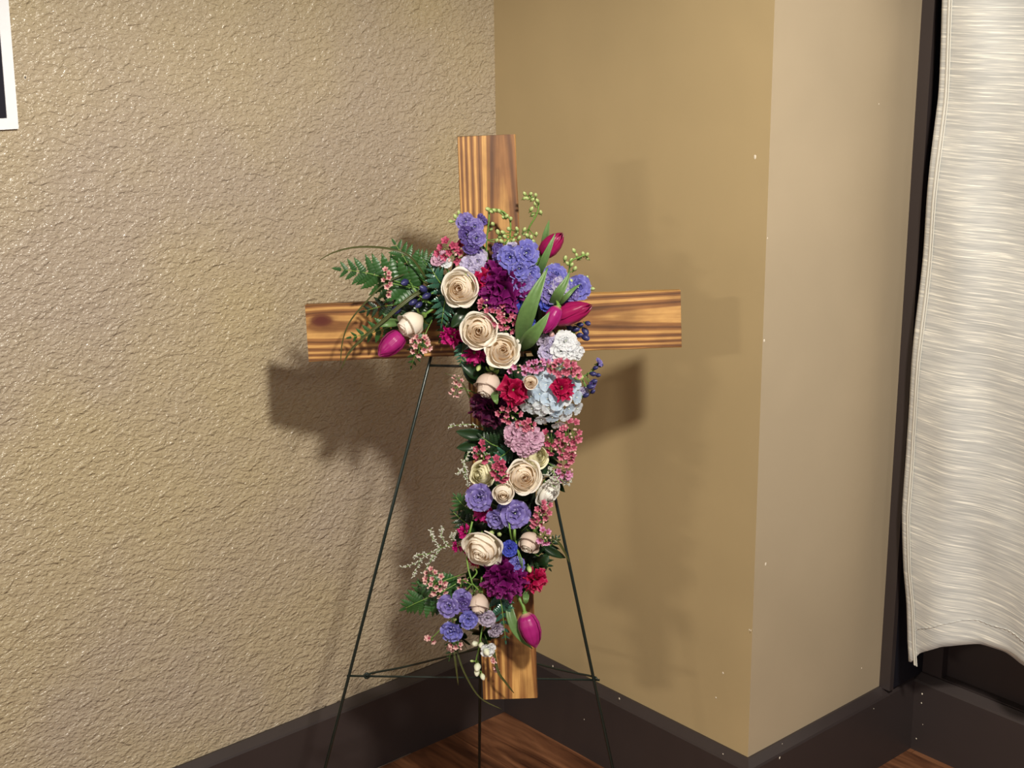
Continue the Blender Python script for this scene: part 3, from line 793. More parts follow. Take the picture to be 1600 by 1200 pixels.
# fern -----------------------------------------------------------
def leaflet_mesh(mat,vi):
    def f():
        g=G(); n=26; rr=random.Random(vi)
        def w(v):
            base=.235*tab([0,.08,.35,.7,1],[.5,1,.95,.65,.02],v)
            tooth=.62+.38*(1-((v*7.0)%1.0)); return base*(tooth if v<.93 else 1)
        rows=2
        for i in range(n+1):
            v=i/n
            for u in (-1,0,1):
                g.v.append((u*w(v),v,-.05*abs(u)*(1)-.10*v*v+.012*math.sin(v*44)*abs(u))); g.t.append(v)
        for i in range(n):
            for k in range(2): g.f.append((i*3+k,i*3+k+1,(i+1)*3+k+1,(i+1)*3+k)); g.m.append(0)
        return g.mesh('leaflet',mat)
    return cached(('leaflet',mat.name,vi),f)
def fern(label,pts,npairs,L0,mat=None,seed=0,spread=1.05,group='leather fern fronds of the cross spray',nrm=None,lo=.12):
    """pts (px,py,off) from the root to the tip; L0 leaflet length in px at its longest"""
    mat=mat or M_leafm; A=[cp(*p) for p in pts]; base=A[0]; rr=random.Random(seed)
    root=empty('fern_frond',base,label,'fern',group); S=spline(A,8); K=len(S)
    g=G(); g.tube([p-base for p in S],[.0013*(1-.7*i/(K-1)) for i in range(K)],5); ob('rachis',g.mesh('rachis',M_stem),root)
    nz=nrm or EZ
    for k in range(npairs):
        f=lo+(1-lo)*(k/(npairs-.0)); i=min(K-2,int(f*(K-1))); fr=f*(K-1)-i; p=S[i].lerp(S[i+1],fr); t=(S[i+1]-S[i]).normalized()
        ln=L0*PX*tab([0,.15,.4,.8,1],[.75,1,.95,.5,.25],f)
        for sd in (-1,1):
            an=sd*(spread-.25*f+jit(rr,.08)); a=t.cross(nz).normalized()
            d=(t*math.cos(an)+a*math.sin(an)+nz*jit(rr,.22)).normalized()
            z=(nz-d*nz.dot(d)).normalized(); z=(z+d.cross(z)*jit(rr,.35)).normalized(); x=d.cross(z).normalized(); z=x.cross(d)
            Mx=Matrix((x,d,z)).transposed().to_4x4()@Matrix.Scale(ln,4); Mx.translation=p-base
            ob('leaflet',leaflet_mesh(mat,(k+seed)%3),root,Mx)
    d=(S[-1]-S[-3]).normalized(); z=(nz-d*nz.dot(d)).normalized(); x=d.cross(z)
    Mx=Matrix((x,d,z)).transposed().to_4x4()@Matrix.Scale(L0*PX*.35,4); Mx.translation=S[-1]-base
    ob('leaflet',leaflet_mesh(mat,0),root,Mx)
    return root
def leaf_sprig(x,y,off,seed,label,group,n=6,L=24,mat=None):
    """short sprig of broad leaves fanned outwards"""
    rr=random.Random(seed); mat=mat or M_leafd; base=cp(x,y,off); root=empty('leaf_sprig',base,label,'leaves',group)
    g=G(); g.tube([(0,0,0),tuple(EZ*.012)],.0012,5); ob('stem',g.mesh('stem',M_stem),root)
    for k in range(n):
        a=2*math.pi*k/n+jit(rr,.3); th=rr.uniform(.75,1.35)
        me=cached(('salal',mat.name,k%3),lambda k=k: strip(1,.34,P_LEAF,0,.5,.1,.02,1,seed=k,nu=4,nv=8,fold=-.25).mesh('leaf',mat))
        ex,ey=EX0,EY0; d=(ex*math.cos(a)+ey*math.sin(a))*math.sin(th)+EZ*math.cos(th)
        Mx=frame(Vector((0,0,0)),d,rr.uniform(0,6),L*PX*rr.uniform(.8,1.15))
        Mx.translation=EZ*.008
        ob('leaf',me,root,Mx)
    return root
def statice(label,branches,seed,off):
    rr=random.Random(seed); base=cp(*branches[0][0]); root=empty('statice_sprig',base,label,'statice','statice sprigs of the cross spray')
    g=G(); q=G()
    for br in branches:
        S=spline([cp(*p) for p in br],5); g.tube([p-base for p in S],.0006,5)
        for i in range(2,len(S)):
            for k in range(3):
                a=rr.uniform(0,6.28); d=(EX0*math.cos(a)+EY0*math.sin(a)+EZ*jit(rr,1)).normalized(); ln=rr.uniform(.002,.006)
                p=S[i]+(S[i-1]-S[i])*rr.random()-base; q.tube([p,p+d*ln*.5,p+d*ln],[.0005,.0011,.0007],5)
    ob('stem',g.mesh('stem',M_stem),root); o=ob('blossoms',q.mesh('blossoms',M_lim),root); o['kind']='stuff'
    return root
def green_leaf(a,b,w,offa,offb,mat,label,cat='leaf',group=None,bow=.01,name='green_leaf'):
    A=cp(*a,offa);B=cp(*b,offb); Mid=(A+B)/2+EZ*bow
    return blade(name,[A,Mid,B],w*PX,mat,label,cat,group,prof=P_LEAF)

# ---------------------------------------------------------------- floral foam
def foam(corners,label):
    P=[cp(x,y,.001) for x,y in corners]; base=sum(P,Vector())/4
    g=G(); b=0
    for lv,(hh,sc) in enumerate([(0,1),(.018,1),(.026,.9)]):
        for p in P: g.v.append(tuple((p-base)*sc+EZ*hh)); g.t.append(0)
    for l in range(2):
        for i in range(4): g.f.append((l*4+i,l*4+(i+1)%4,l*4+4+(i+1)%4,l*4+4+i)); g.m.append(0)
    g.f.append((0,3,2,1)); g.f.append((8,9,10,11)); g.m+=[0,0]
    o=ob('floral_foam',g.mesh('floral_foam',M_foam,False)); o.location=base
    tag(o,label,'floral foam','floral foam blocks')
foam([(735,452),(845,450),(848,545),(738,548)],'dark green foam block on the crossing of the cross, beneath the purple carnation')
foam([(750,560),(838,556),(836,908),(768,915)],'long dark green foam block down the upright, beneath the trailing flowers')

# ---------------------------------------------------------------- roses
place_rose(719,450,28,.085,(-.15,.1,1),'cream','cream rose facing forward, topmost, left of the big purple carnation',1)
place_rose(749,516,28,.09,(-.05,.05,1),'cream','cream rose directly below the topmost rose, above the pink waxflowers\' left end',2)
place_rose(785,548,26,.09,(.1,.25,1),'cream','cream rose right of the small magenta carnation, above the blush rose',3,1.15)
place_rose(644,505,25,.07,(-.75,-.45,.5),'cream','cream rose lying sideways above the lone left tulip',4,.7)
place_rose(764,600,25,.065,(-.35,-.75,.55),'blush','blush cream rose drooping above the plum carnation',5,.75)
place_rose(829,597,13,.115,(0,.1,1),'bud','tiny peach rosebud in front of the pale blue hydrangea',6,.6,4)
place_rose(838,713,21,.07,(.35,.35,.8),'yellow','pale yellow rose just below the mauve pink stock',7,1.1)
place_rose(753,741,21,.065,(-.45,.2,.8),'yellow','pale yellow rose at the left edge, beside the pink waxflowers and two cream roses',8,1.2)
place_rose(818,745,28,.09,(.1,.1,1),'cream','large open cream rose with peach centre in the middle of the upright',9)
place_rose(787,769,20,.095,(-.05,-.1,1),'cream','smaller cream rose tucked below left of the large middle rose',10,.85)
place_rose(858,771,23,.06,(.65,-.35,.6),'white','white rose turned to the right, above the right easel leg',11,1.1)
place_rose(753,859,32,.09,(-.35,-.35,.85),'cream','biggest cream rose, low on the upright, tilted down to the left',12,1.0)
place_rose(829,846,21,.07,(-.35,-.5,.65),'blush','closed blush rose at the right side, left of the right easel leg',13,.55)
place_rose(749,942,20,.07,(-.1,-.85,.5),'blush','lowest rose, pale and drooping between violet florets',14,.8)

# ---------------------------------------------------------------- carnations
place_carn(789,449,37,.085,(.05,.0,1),'purple','big deep purple carnation near the crossing of the cross',40,1)
place_carn(753,432,16,.08,(-.3,.4,.9),'crimson','small crimson carnation between the topmost rose and the big purple carnation',16,2)
place_carn(703,528,17,.05,(-.4,-.3,.8),'magenta','small magenta carnation left of the second cream rose',16,3)
place_carn(741,556,17,.06,(-.1,-.5,.8),'magenta','small magenta carnation just under the second cream rose',16,4)
place_carn(802,612,23,.105,(.0,-.1,1),'crimson','crimson carnation at the left edge of the pale blue hydrangea',18,5)
place_carn(762,643,29,.06,(-.4,-.35,.8),'plum','dark plum carnation at the left edge under the blush rose',34,6)
place_carn(880,608,18,.105,(.25,.0,1),'crimson','crimson carnation on the right half of the pale blue hydrangea',18,7)
place_carn(756,803,17,.065,(-.2,-.4,.9),'magenta','magenta carnation under the violet floret at the left edge',18,8)
place_carn(738,768,12,.05,(-.7,.3,.6),'magenta','magenta carnation half hidden behind the violet floret at the left edge',12,9)
place_carn(724,830,12,.06,(-.6,.5,.7),'magenta','small magenta bloom just above left of the biggest cream rose',10,10)
place_carn(712,855,10,.055,(-.8,0,.6),'magenta','tiny magenta bloom at the left of the biggest cream rose, farther out',9,11)
place_carn(727,858,9,.065,(-.4,-.2,.9),'magenta','tiny magenta bloom touching the left side of the biggest cream rose',9,12)
place_carn(788,906,32,.085,(.0,-.05,1),'purple','deep purple carnation low on the upright above the hanging tulip',40,13)
place_carn(839,907,20,.075,(.45,-.1,.9),'crimson','crimson carnation at the right of the low purple carnation',20,14)
place_carn(741,880,10,.05,(-.3,-.6,.7),'crimson','small crimson bloom under the biggest cream rose',9,15)

# ---------------------------------------------------------------- tulips and their leaves
tulip((630,520),(592,556),31,.06,.075,M_tul,'magenta tulip lying at the far left under the sideways cream rose',[cp(662,500,.03),cp(645,508,.05)],0,.5)
tulip((846,400),(879,364),28,.04,.05,M_tul2,'magenta tulip pointing up right beyond the top florets',[cp(815,470,.02),cp(830,430,.03)],0,.3)
tulip((860,500),(925,477),33,.07,.085,M_tul2,'crimson tulip pointing right over the right arm of the cross',[cp(820,540,.03),cp(838,512,.055)],0,.2)
tulip((873,478),(850,520),24,.095,.1,M_tul,'magenta tulip hanging down in front of the right-pointing tulip',[cp(850,440,.05),cp(866,460,.08)],0.05,.9)
tulip((820,957),(837,1012),33,.07,.075,M_tul,'magenta tulip hanging lowest, below the low purple carnation',[cp(796,915,.03),cp(808,930,.06),cp(817,946,.068)],0,.52)
TL='tulip leaves of the cross spray'
P_TL=([0,.1,.35,.55,.8,1],[.34,.5,.95,1,.55,.02])
def tleaf(pts,w,label,tw=.3,mat=None): return blade('tulip_leaf',[cp(*p) for p in pts],w*PX,mat or M_tleaf,label,'leaf',TL,prof=P_TL,twist=tw,cupk=.45)
tleaf([(813,548,.06),(818,510,.095),(832,470,.11),(856,418,.10)],25,'broad pale green tulip leaf rising beside the right-pointing tulip',.2)
tleaf([(814,546,.062),(828,528,.10),(845,508,.112),(859,487,.11)],22,'short green tulip leaf in front of the crimson tulip petals',.1)
tleaf([(838,440,.05),(848,412,.075),(858,388,.08),(868,364,.075)],11,'narrow green leaf lying over the upper right tulip',.2)
tleaf([(846,390,.03),(852,370,.035),(858,344,.035)],9,'narrow upright green leaf tip behind the upper right tulip',.3)
tleaf([(860,482,.07),(872,460,.10),(884,440,.10),(890,424,.095)],15,'green tulip leaf standing between the two right blue florets',.2)
tleaf([(866,481,.07),(882,466,.102),(896,452,.10),(907,444,.09)],8,'slender green leaf over the rightmost blue floret',.1)
tleaf([(793,925,.04),(798,962,.06),(811,992,.065),(832,1014,.06)],15,'long green tulip leaf curving beneath the lowest tulip',.2)
tleaf([(628,505,.045),(607,504,.06),(587,511,.062)],13,'light green leaf tip at the far left above the tulip',.1)
green_leaf((822,922),(821,944),10,.06,.07,M_tleaf,'small light green leaf under the right crimson carnation',group='small single leaves')
green_leaf((772,612),(777,632),12,.08,.1,M_tleaf,'small light green leaf left of the crimson carnation and above the plum one',group='small single leaves')

# ---------------------------------------------------------------- delphinium, stock and hydrangea
DG='delphinium and stock stems'
def sp(name,label,axis,items,cat='delphinium',grp=DG,**k): return spike(name,label,cat,grp,axis,items,**k)
sp('delphinium_stem','violet delphinium at the upper left in front of the upright',[(760,455,.03),(748,410,.05),(738,370,.05),(728,342,.045)],
 [(727,346,13,.06,(-.3,.4,.9),'f','violet'),(742,354,12,.065,(.2,.3,.9),'f','violet'),(730,367,13,.07,(-.3,.1,1),'f','deep'),(745,372,13,.075,(.3,0,1),'f','violet'),(736,384,12,.075,(0,-.2,1),'f','deep'),(742,396,11,.06,(.1,-.3,.9),'f','deep'),
  (753,343,9,.05,(.7,.6,.6),'f','deep'),(712,339,6,.045,(-.5,.8,.3),'b','green'),(705,346,5,.045,(-1,.1,.2),'b','green'),(717,333,5,.045,(-.2,1,.3),'b','green'),(720,352,5,.05,(-.8,0,.5),'b','navy')])
sp('delphinium_stem','large blue violet delphinium behind the upper right of the purple carnation',[(815,520,.02),(818,470,.05),(815,420,.06),(812,388,.055)],
 [(796,402,17,.085,(-.3,.2,1),'f','blue'),(823,395,18,.085,(.3,.3,1),'f','blue'),(811,420,16,.09,(0,0,1),'f','blue'),(829,428,14,.08,(.4,0,.9),'f','blue'),(817,444,17,.085,(.2,0,1),'f','violet'),(832,455,14,.075,(.3,0,.9),'f','blue'),(824,472,16,.07,(.3,-.1,.9),'f','royal'),(816,490,14,.07,(.3,-.2,.9),'f','royal'),(824,505,12,.06,(.4,-.3,.9),'f','royal'),
  (782,400,12,.07,(-.5,.2,.8),'f','deep'),(778,388,9,.055,(-.5,.5,.7),'f','deep'),(800,384,8,.06,(-.1,.8,.5),'f','lav')])
sp('delphinium_stem','pale blue delphinium in the gap between the tall tulip leaves',[(850,510,.03),(862,470,.05),(868,430,.06)],
 [(868,431,17,.075,(.2,.3,1),'f','blue'),(858,441,14,.08,(-.2,0,1),'f','violet'),(873,449,15,.08,(.3,0,1),'f','lav'),(860,459,15,.08,(0,0,1),'f','violet'),(872,468,14,.07,(.3,-.2,1),'f','royal'),(856,474,12,.075,(0,-.2,1),'f','royal'),(855,421,7,.07,(-.2,.8,.6),'b','green'),(862,416,6,.065,(.1,1,.4),'b','green')])
sp('delphinium_stem','rightmost blue delphinium bloom above the right arm of the cross',[(865,500,.03),(888,470,.05),(903,448,.055)],
 [(904,449,18,.07,(.3,.1,1),'f','blue'),(893,458,12,.075,(-.2,0,1),'f','violet'),(889,475,12,.06,(0,-.3,1),'f','deep'),(916,434,5,.06,(.6,.7,.4),'b','green'),(925,451,5,.06,(1,0,.3),'b','green'),(893,440,6,.07,(-.3,.7,.6),'b','green')])
sp('stock_stem','pale lavender stock between the waxflowers and the crimson carnation, top left',[(755,450,.03),(742,425,.05),(738,412,.05)],
 [(733,415,14,.07,(-.3,.2,1),'f','lav'),(746,408,14,.065,(.2,.3,1),'f','lav'),(752,398,9,.055,(.3,.5,.8),'f','greylav'),(775,418,12,.055,(0,.2,1),'f','greylav'),(742,424,10,.075,(0,-.2,1),'f','lav'),(728,430,6,.07,(0,-.2,1),'b','green')],cat='stock')
sp('stock_stem','pinkish white stock bloom above the topmost rose at its left',[(712,450,.03),(698,420,.05),(688,406,.05)],
 [(687,404,13,.06,(-.4,.6,.7),'f','pink'),(696,410,9,.06,(0,.4,.9),'f','white'),(684,412,7,.055,(-.4,0,.8),'b','green')],cat='stock')
# green budded tips
def gb(l): return [(x,y,r_,.045+ (i%3)*.006,(jit(R,.8),.7+jit(R,.4),.5),'b','green') for i,(x,y,r_) in enumerate(l)]
sp('budded_tip','tallest green budded flower tip at the right of the upright',[(822,385,.03),(826,358,.04),(838,336,.045),(841,318,.045),(828,305,.045)],
 gb([(820,303,5),(829,303,5),(837,305,5),(824,310,5),(832,312,5),(840,314,5),(819,310,4.5),(836,319,5),(830,327,5.5),(832,335,5),(845,332,5),(819,359,5),(818,366,4.5),(824,368,5.5),(830,371,5.5),(834,377,5),(826,378,5),(838,366,4.5)]),'flower buds')
sp('budded_tip','arching green budded flower tips in front of the upper upright',[(768,430,.03),(760,390,.04),(764,345,.045),(766,328,.045),(785,330,.05),(797,345,.05),(797,370,.045)],
 gb([(763,327,6),(768,331,4.5),(770,350,5.5),(767,358,5),(773,329,5),(780,330,5),(786,334,5),(791,338,5),(798,342,5.5),(787,340,4.5),(778,363,6),(786,363,5.5),(781,370,6),(789,370,5.5),(784,377,5.5),(792,379,6),(800,383,5),(795,358,5.5),(802,376,5),(776,376,5),(808,358,5),(806,366,6),(811,372,5)]),'flower buds')
sp('budded_tip','green budded flower tip at the upper right, above the rightmost blue bloom',[(884,455,.04),(889,425,.05),(893,408,.055),(905,402,.055),(914,398,.055)],
 gb([(883,404,6),(887,412,5),(893,414,5),(898,420,6),(897,392,5.5),(901,399,4.5),(906,404,5),(911,397,5),(917,398,5.5),(918,404,4.5),(892,407,5)]),'flower buds')
# dark buds
def nb(l,dx): return [(x,y,r_,.05+(i%3)*.007,(dx+jit(R,.4),jit(R,.7),.5),'b','navy') for i,(x,y,r_) in enumerate(l)]
sp('dark_bud_stem','dark navy flower buds among the fern at the left, right of the pink sprig',[(690,480,.03),(665,470,.045),(645,450,.05)],nb([(633,441,10),(662,452,10),(667,462,9),(646,472,9),(620,484,11),(655,476,8)],-.7),'flower buds')
sp('dark_bud_stem','dark navy flower buds under the tip of the right-pointing tulip',[(870,530,.03),(890,522,.045),(905,515,.05)],nb([(898,514,9),(906,507,7),(918,505,7),(914,517,9),(914,527,9),(905,524,7),(890,512,7)],.8),'flower buds')
sp('dark_bud_stem','dark navy flower buds at the far right of the hydrangea',[(885,600,.03),(908,590,.05),(925,580,.05),(935,572,.05)],
 nb([(937,570,7),(930,575,6),(926,584,7),(934,586,6),(928,596,7),(922,604,8),(926,612,6),(915,618,7)],.7)+[(936,566,7,.055,(.7,.5,.5),'f','violet'),(912,612,9,.05,(.5,-.3,.8),'f','lav'),(926,600,7,.055,(.7,0,.7),'f','deep'),(903,589,10,.07,(1,0,.3),'b','green'),(900,574,6,.06,(.5,.5,.5),'b','navy'),(892,570,6,.06,(.3,.5,.5),'b','navy')],'flower buds')
# lower florets
sp('delphinium_stem','violet delphinium bloom at the left edge, beside the lower cream rose pair',[(790,800,.03),(765,785,.05),(750,778,.055)],[(749,777,20,.085,(-.3,.1,1),'f','violet'),(753,788,12,.08,(0,-.3,1),'f','violet')])
sp('delphinium_stem','violet blue delphinium blooms below the middle cream roses',[(800,845,.03),(803,822,.05),(803,805,.055)],[(805,803,21,.085,(.1,0,1),'f','violet'),(789,797,12,.075,(-.3,.3,.9),'f','blue'),(775,811,15,.075,(-.3,-.2,.9),'f','violet'),(822,805,10,.07,(.7,0,.7),'f','deep')],stem_r=.0016)
sp('delphinium_stem','royal blue delphinium florets right of the biggest cream rose',[(812,900,.03),(806,885,.05),(796,862,.06)],[(796,857,12,.085,(-.1,.1,1),'f','royal'),(808,882,12,.08,(0,.2,1),'f','blue')])
sp('delphinium_stem','cluster of violet delphinium blooms at the lower left of the spray',[(760,905,.03),(735,930,.045),(712,950,.05),(706,985,.05)],
 [(722,935,14,.07,(.0,.3,1),'f','violet'),(724,944,12,.075,(.2,0,1),'f','deep'),(701,947,17,.075,(-.3,.1,1),'f','violet'),(732,968,14,.075,(.1,0,1),'f','blue'),(706,986,17,.075,(-.2,-.2,1),'f','blue'),(711,968,5,.06,(-.3,.3,.8),'b','green')])
sp('stock_stem','pale greyish lavender stock florets below the lowest rose',[(770,930,.03),(766,955,.05),(772,985,.05)],[(761,966,13,.07,(0,-.1,1),'f','greylav'),(775,984,13,.06,(.3,-.4,.8),'f','greylav'),(752,958,8,.06,(-.3,0,1),'f','lav')],cat='stock')
sp('stock_stem','hanging white stock buds at the very bottom of the spray',[(760,960,.04),(753,985,.05),(748,1015,.05),(744,1035,.045),(750,1056,.04)],
 [(742,1006,9,.06,(-.3,.2,.9),'b','whitebud'),(752,1008,8,.065,(0,-.2,1),'b','whitebud'),(762,1015,12,.07,(.4,-.2,.8),'f','white'),(760,1018,9,.075,(.3,-.5,.7),'b','whitebud'),(746,1042,10,.06,(-.1,-.4,.9),'b','whitebud'),(745,1050,8,.06,(0,-.7,.6),'b','whitebud'),(754,1057,7,.055,(.3,-.8,.5),'b','whitebud'),(738,1033,4,.05,(-1,.2,.2),'b','green')],cat='stock')
# stock: white and lavender over the hydrangea, mauve pink below
sp('stock_stem','white and lavender stock above the pale blue hydrangea',[(840,600,.03),(862,570,.055),(880,545,.06)],
 [(884,533,16,.085,(.2,.5,.9),'f','white'),(893,546,15,.085,(.5,.1,.9),'f','white'),(876,548,15,.09,(0,0,1),'f','white'),(904,552,10,.08,(.7,-.2,.7),'f','white'),(864,536,12,.08,(-.2,.4,.9),'f','lav'),(849,533,10,.08,(-.5,.4,.8),'f','greylav'),(855,551,13,.085,(-.2,0,1),'f','lav'),(862,523,8,.075,(-.2,.8,.6),'b','pinkbud'),(874,521,7,.075,(.1,.9,.5),'b','green'),(868,560,12,.085,(0,-.2,1),'f','lav')],cat='stock')
sp('stock_stem','mauve pink stock between the hydrangea and the pale yellow rose',[(800,660,.03),(812,675,.05),(820,690,.055)],
 [(801,676,13,.08,(-.4,.2,.9),'f','pink'),(817,681,15,.09,(0,.1,1),'f','pink'),(835,684,15,.085,(.4,.1,.9),'f','pink'),(797,688,10,.075,(-.6,-.2,.8),'f','pink'),(813,696,14,.09,(-.1,-.3,1),'f','pink'),(831,697,13,.085,(.3,-.3,.9),'f','pink'),(820,707,11,.08,(0,-.6,.8),'f','pink'),(806,668,9,.075,(-.3,.5,.8),'f','greylav'),(842,692,9,.075,(.7,0,.6),'f','pink')],cat='stock')
it=[]; rr=random.Random(11)
for cx,cy,RRx,RRy,n in [(862,618,46,44,34)]:
    for k in range(n):
        q=math.sqrt((k+.5)/n); a=k*2.399
        x=cx+RRx*q*math.cos(a); y=cy+RRy*q*math.sin(a); h=math.sqrt(max(0,1-q*q*.92))
        it.append((x+jit(rr,2),y+jit(rr,2),11.5,.045+.045*h+jit(rr,.004),(q*math.cos(a)+jit(rr,.25),-q*math.sin(a)+jit(rr,.25),h+.25),'h','b' if y<625 or rr.random()<.35 else 'w'))
spike('hydrangea','round pale ice blue hydrangea head at the right of the upright','hydrangea',None,[(835,590,.02),(850,605,.03),(862,618,.045)],it,stem_r=.0025)

# ---------------------------------------------------------------- waxflowers
wax('rosy waxflower sprig at the top left beside the violet delphinium',(704,392,23,15,.35),12,6.5,.06,M_waxd,(735,440,.03),1)
wax('dense pink waxflower sprig below the big purple carnation',(780,493,34,17,.62),30,5.4,.085,M_wax,(800,540,.04),2)
wax('light pink waxflowers across the top of the hydrangea, right of the third rose',(826,573,34,8,-.25),14,5.2,.095,M_waxl,(800,580,.04),3)
wax('pink waxflowers between the white stock and the right crimson carnation',(882,577,24,13,.3),18,6,.105,M_wax,(850,600,.04),4)
wax('tall pink waxflower sprig down the right edge, below the hydrangea',(887,692,16,36,.25),26,5.8,.06,M_wax,(845,700,.03),5)
wax('rosy waxflowers left of the tall right-edge sprig, beside the mauve stock',(862,690,12,18,-.2),8,5.6,.065,M_waxd,(840,700,.03),6)
wax('lilac pink waxflowers at the right edge beside the white rose',(881,738,13,12,0),12,5,.05,M_waxl,(850,720,.03),7)
wax('deep pink waxflower sprig left of the large middle rose',(781,733,13,17,-.2),12,5.8,.1,M_waxd,(775,760,.05),8)
wax('pink waxflower sprig at the right edge above the closed blush rose',(845,804,11,22,.5),15,5.2,.08,M_wax,(815,830,.04),9)
wax('lilac waxflowers resting on the closed blush rose',(850,840,10,12,.2),9,5,.09,M_waxl,(830,850,.05),10)
wax('pale pink waxflower strand over the fern at the far left',(605,441,5,20,-.1),9,4.6,.07,M_waxp,(645,450,.04),11)
wax('pale pink waxflowers hanging just right of the left tulip',(656,540,15,14,.7),10,5.2,.07,M_waxp,(675,500,.04),12)
wax('pinkish waxflower sprig at the lower left above the violet blooms',(680,912,15,24,-.4),16,5,.065,M_waxp,(730,895,.03),13)
wax('single pink waxflower on a long stem at the lower left edge',(672,1000,7,3,0),3,5.2,.05,M_waxp,(712,960,.04),14)
wax('pale pink waxflowers just below the lowest violet bloom',(711,1010,11,6,.2),6,4.8,.055,M_waxp,(722,985,.04),15)
wax('pink waxflower buds in front of the lower upright beside the white stock buds',(773,1036,4,11,-.4),5,4.6,.04,M_waxp,(757,990,.03),16)
wax('thin pale waxflower sprig sticking out left under the crossbar',(713,603,8,19,.2),9,4.2,.03,M_waxp,(745,615,.02),17)
wax('pink waxflowers at the left edge below the plum carnation',(752,706,14,14,-.6),8,5.4,.06,M_waxd,(775,720,.03),18)
wax('light pink waxflowers left of the hydrangea\'s lower edge',(796,645,18,13,.5),9,5.2,.085,M_wax,(790,670,.04),19)
wax('pink waxflowers on top of the mauve pink stock',(823,664,14,7,.2),7,5.2,.095,M_wax,(815,680,.05),20)
wax('small pink waxflower group between the biggest rose and the lowest rose',(722,912,7,7,0),4,4.4,.06,M_waxp,(735,900,.04),21)

# ---------------------------------------------------------------- ferns, leaves, grass
fern('large leather fern frond at the far left, tip pointing left',[(660,452,.03),(620,440,.045),(575,427,.05),(533,421,.045)],9,46,seed=1)
fern('fern frond pointing up left, behind the large left frond',[(668,445,.025),(645,425,.035),(630,400,.035),(618,382,.03)],6,36,seed=2)
fern('short fern frond pointing up, left of the pink white stock',[(680,440,.03),(668,415,.035),(655,398,.03)],5,30,seed=3)
fern('fern frond over the left arm of the cross, tip at the tulip\'s left',[(655,500,.03),(620,508,.035),(580,520,.035),(549,527,.03)],8,30,seed=4,mat=M_leafm)
fern('fern frond hanging below the left arm of the cross',[(662,520,.03),(652,545,.035),(643,572,.03)],5,22,seed=5)
fern('dark fern frond between the navy buds and the left arm',[(680,470,.02),(640,475,.03),(600,478,.03),(570,486,.025)],8,34,seed=6,mat=M_leafd)
fern('wet shiny fern frond left of the topmost rose, upper',[(700,455,.045),(685,438,.06),(673,418,.06)],5,26,seed=7,mat=M_leafb)
fern('wet shiny fern frond left of the two front roses, lower',[(700,450,.045),(694,478,.06),(690,506,.055)],6,25,seed=8,mat=M_leafb)
fern('dark fern frond falling behind the second rose',[(710,470,.03),(700,500,.04),(688,530,.035)],6,24,seed=9,mat=M_leafd)
fern('lower left fern frond, spread widest under the statice',[(725,905,.02),(690,925,.035),(655,940,.035),(634,950,.03)],9,42,seed=10)
fern('fern frond at the lower left pointing up, behind the pink waxflowers',[(720,915,.02),(685,915,.025),(650,912,.025)],6,26,seed=11)
fern('fern frond at the left edge beside the magenta carnation',[(745,800,.02),(725,790,.03),(712,776,.03)],6,24,seed=12)
fern('fern frond at the left edge above the small magenta blooms',[(745,825,.02),(725,815,.03),(708,800,.03)],6,24,seed=13,mat=M_leafd)
fern('fern frond behind the right crimson carnation',[(825,860,.02),(845,872,.035),(858,888,.03)],5,26,seed=14,mat=M_leafd)
fern('blue green wet fern frond hanging left of the lowest tulip\'s leaf',[(780,925,.05),(785,955,.06),(790,1001,.055)],8,24,seed=15,mat=M_leafb)
fern('fern frond at the right edge beside the closed blush rose',[(840,860,.02),(860,852,.035),(872,840,.03)],5,20,seed=16,mat=M_leafd)
fern('small fern tip hanging below the second rose at the crossbar\'s lower edge',[(725,535,.045),(722,552,.055),(719,568,.05)],5,16,seed=17,mat=M_leafb)
fern('small dark leaf tip below the lowest violet blooms',[(712,995,.03),(706,1012,.035),(702,1030,.03)],5,16,seed=18)
fern('dark fern frond below the plum carnation beside the mauve stock',[(790,700,.03),(770,695,.045),(752,682,.045)],6,26,seed=19,mat=M_leafd)
fern('fern frond crossing left of the pale yellow and middle roses',[(800,700,.03),(785,712,.06),(768,722,.065)],6,20,seed=20,mat=M_leafb)
def sl(a,b,w,oa,ob_,label,mat=None,bow=.006): return green_leaf(a,b,w,oa,ob_,mat or M_leafd,label,group='broad dark leaves at the edge of the spray',name='dark_leaf',bow=bow)
sl((762,588),(719,566),26,.03,.04,'broad dark leaf just below the crossbar, left of the blush rose')
sl((752,600),(722,572),20,.02,.03,'dark leaf lying beneath the broad leaf under the crossbar')
sl((762,680),(712,674),20,.03,.035,'dark leaf at the left edge under the plum carnation, upper of two')
sl((760,690),(713,700),22,.02,.03,'dark leaf at the left edge under the plum carnation, lower of two')
sl((845,850),(884,872),14,.03,.03,'narrow dark leaf at the right edge crossing the right easel leg')
sl((838,880),(858,868),22,.03,.04,'dark leaf right of the royal blue florets')
sl((735,820),(707,848),14,.02,.025,'dark leaf at the left edge behind the small magenta blooms')
sl((850,705),(895,716),14,.03,.035,'dark leaf at the right edge under the tall waxflower sprig')
sl((730,480),(705,512),20,.05,.06,'rounded dark leaf between the two front roses and the magenta carnation')
sl((742,520),(723,548),18,.055,.065,'dark green leaf hanging beneath the second cream rose')
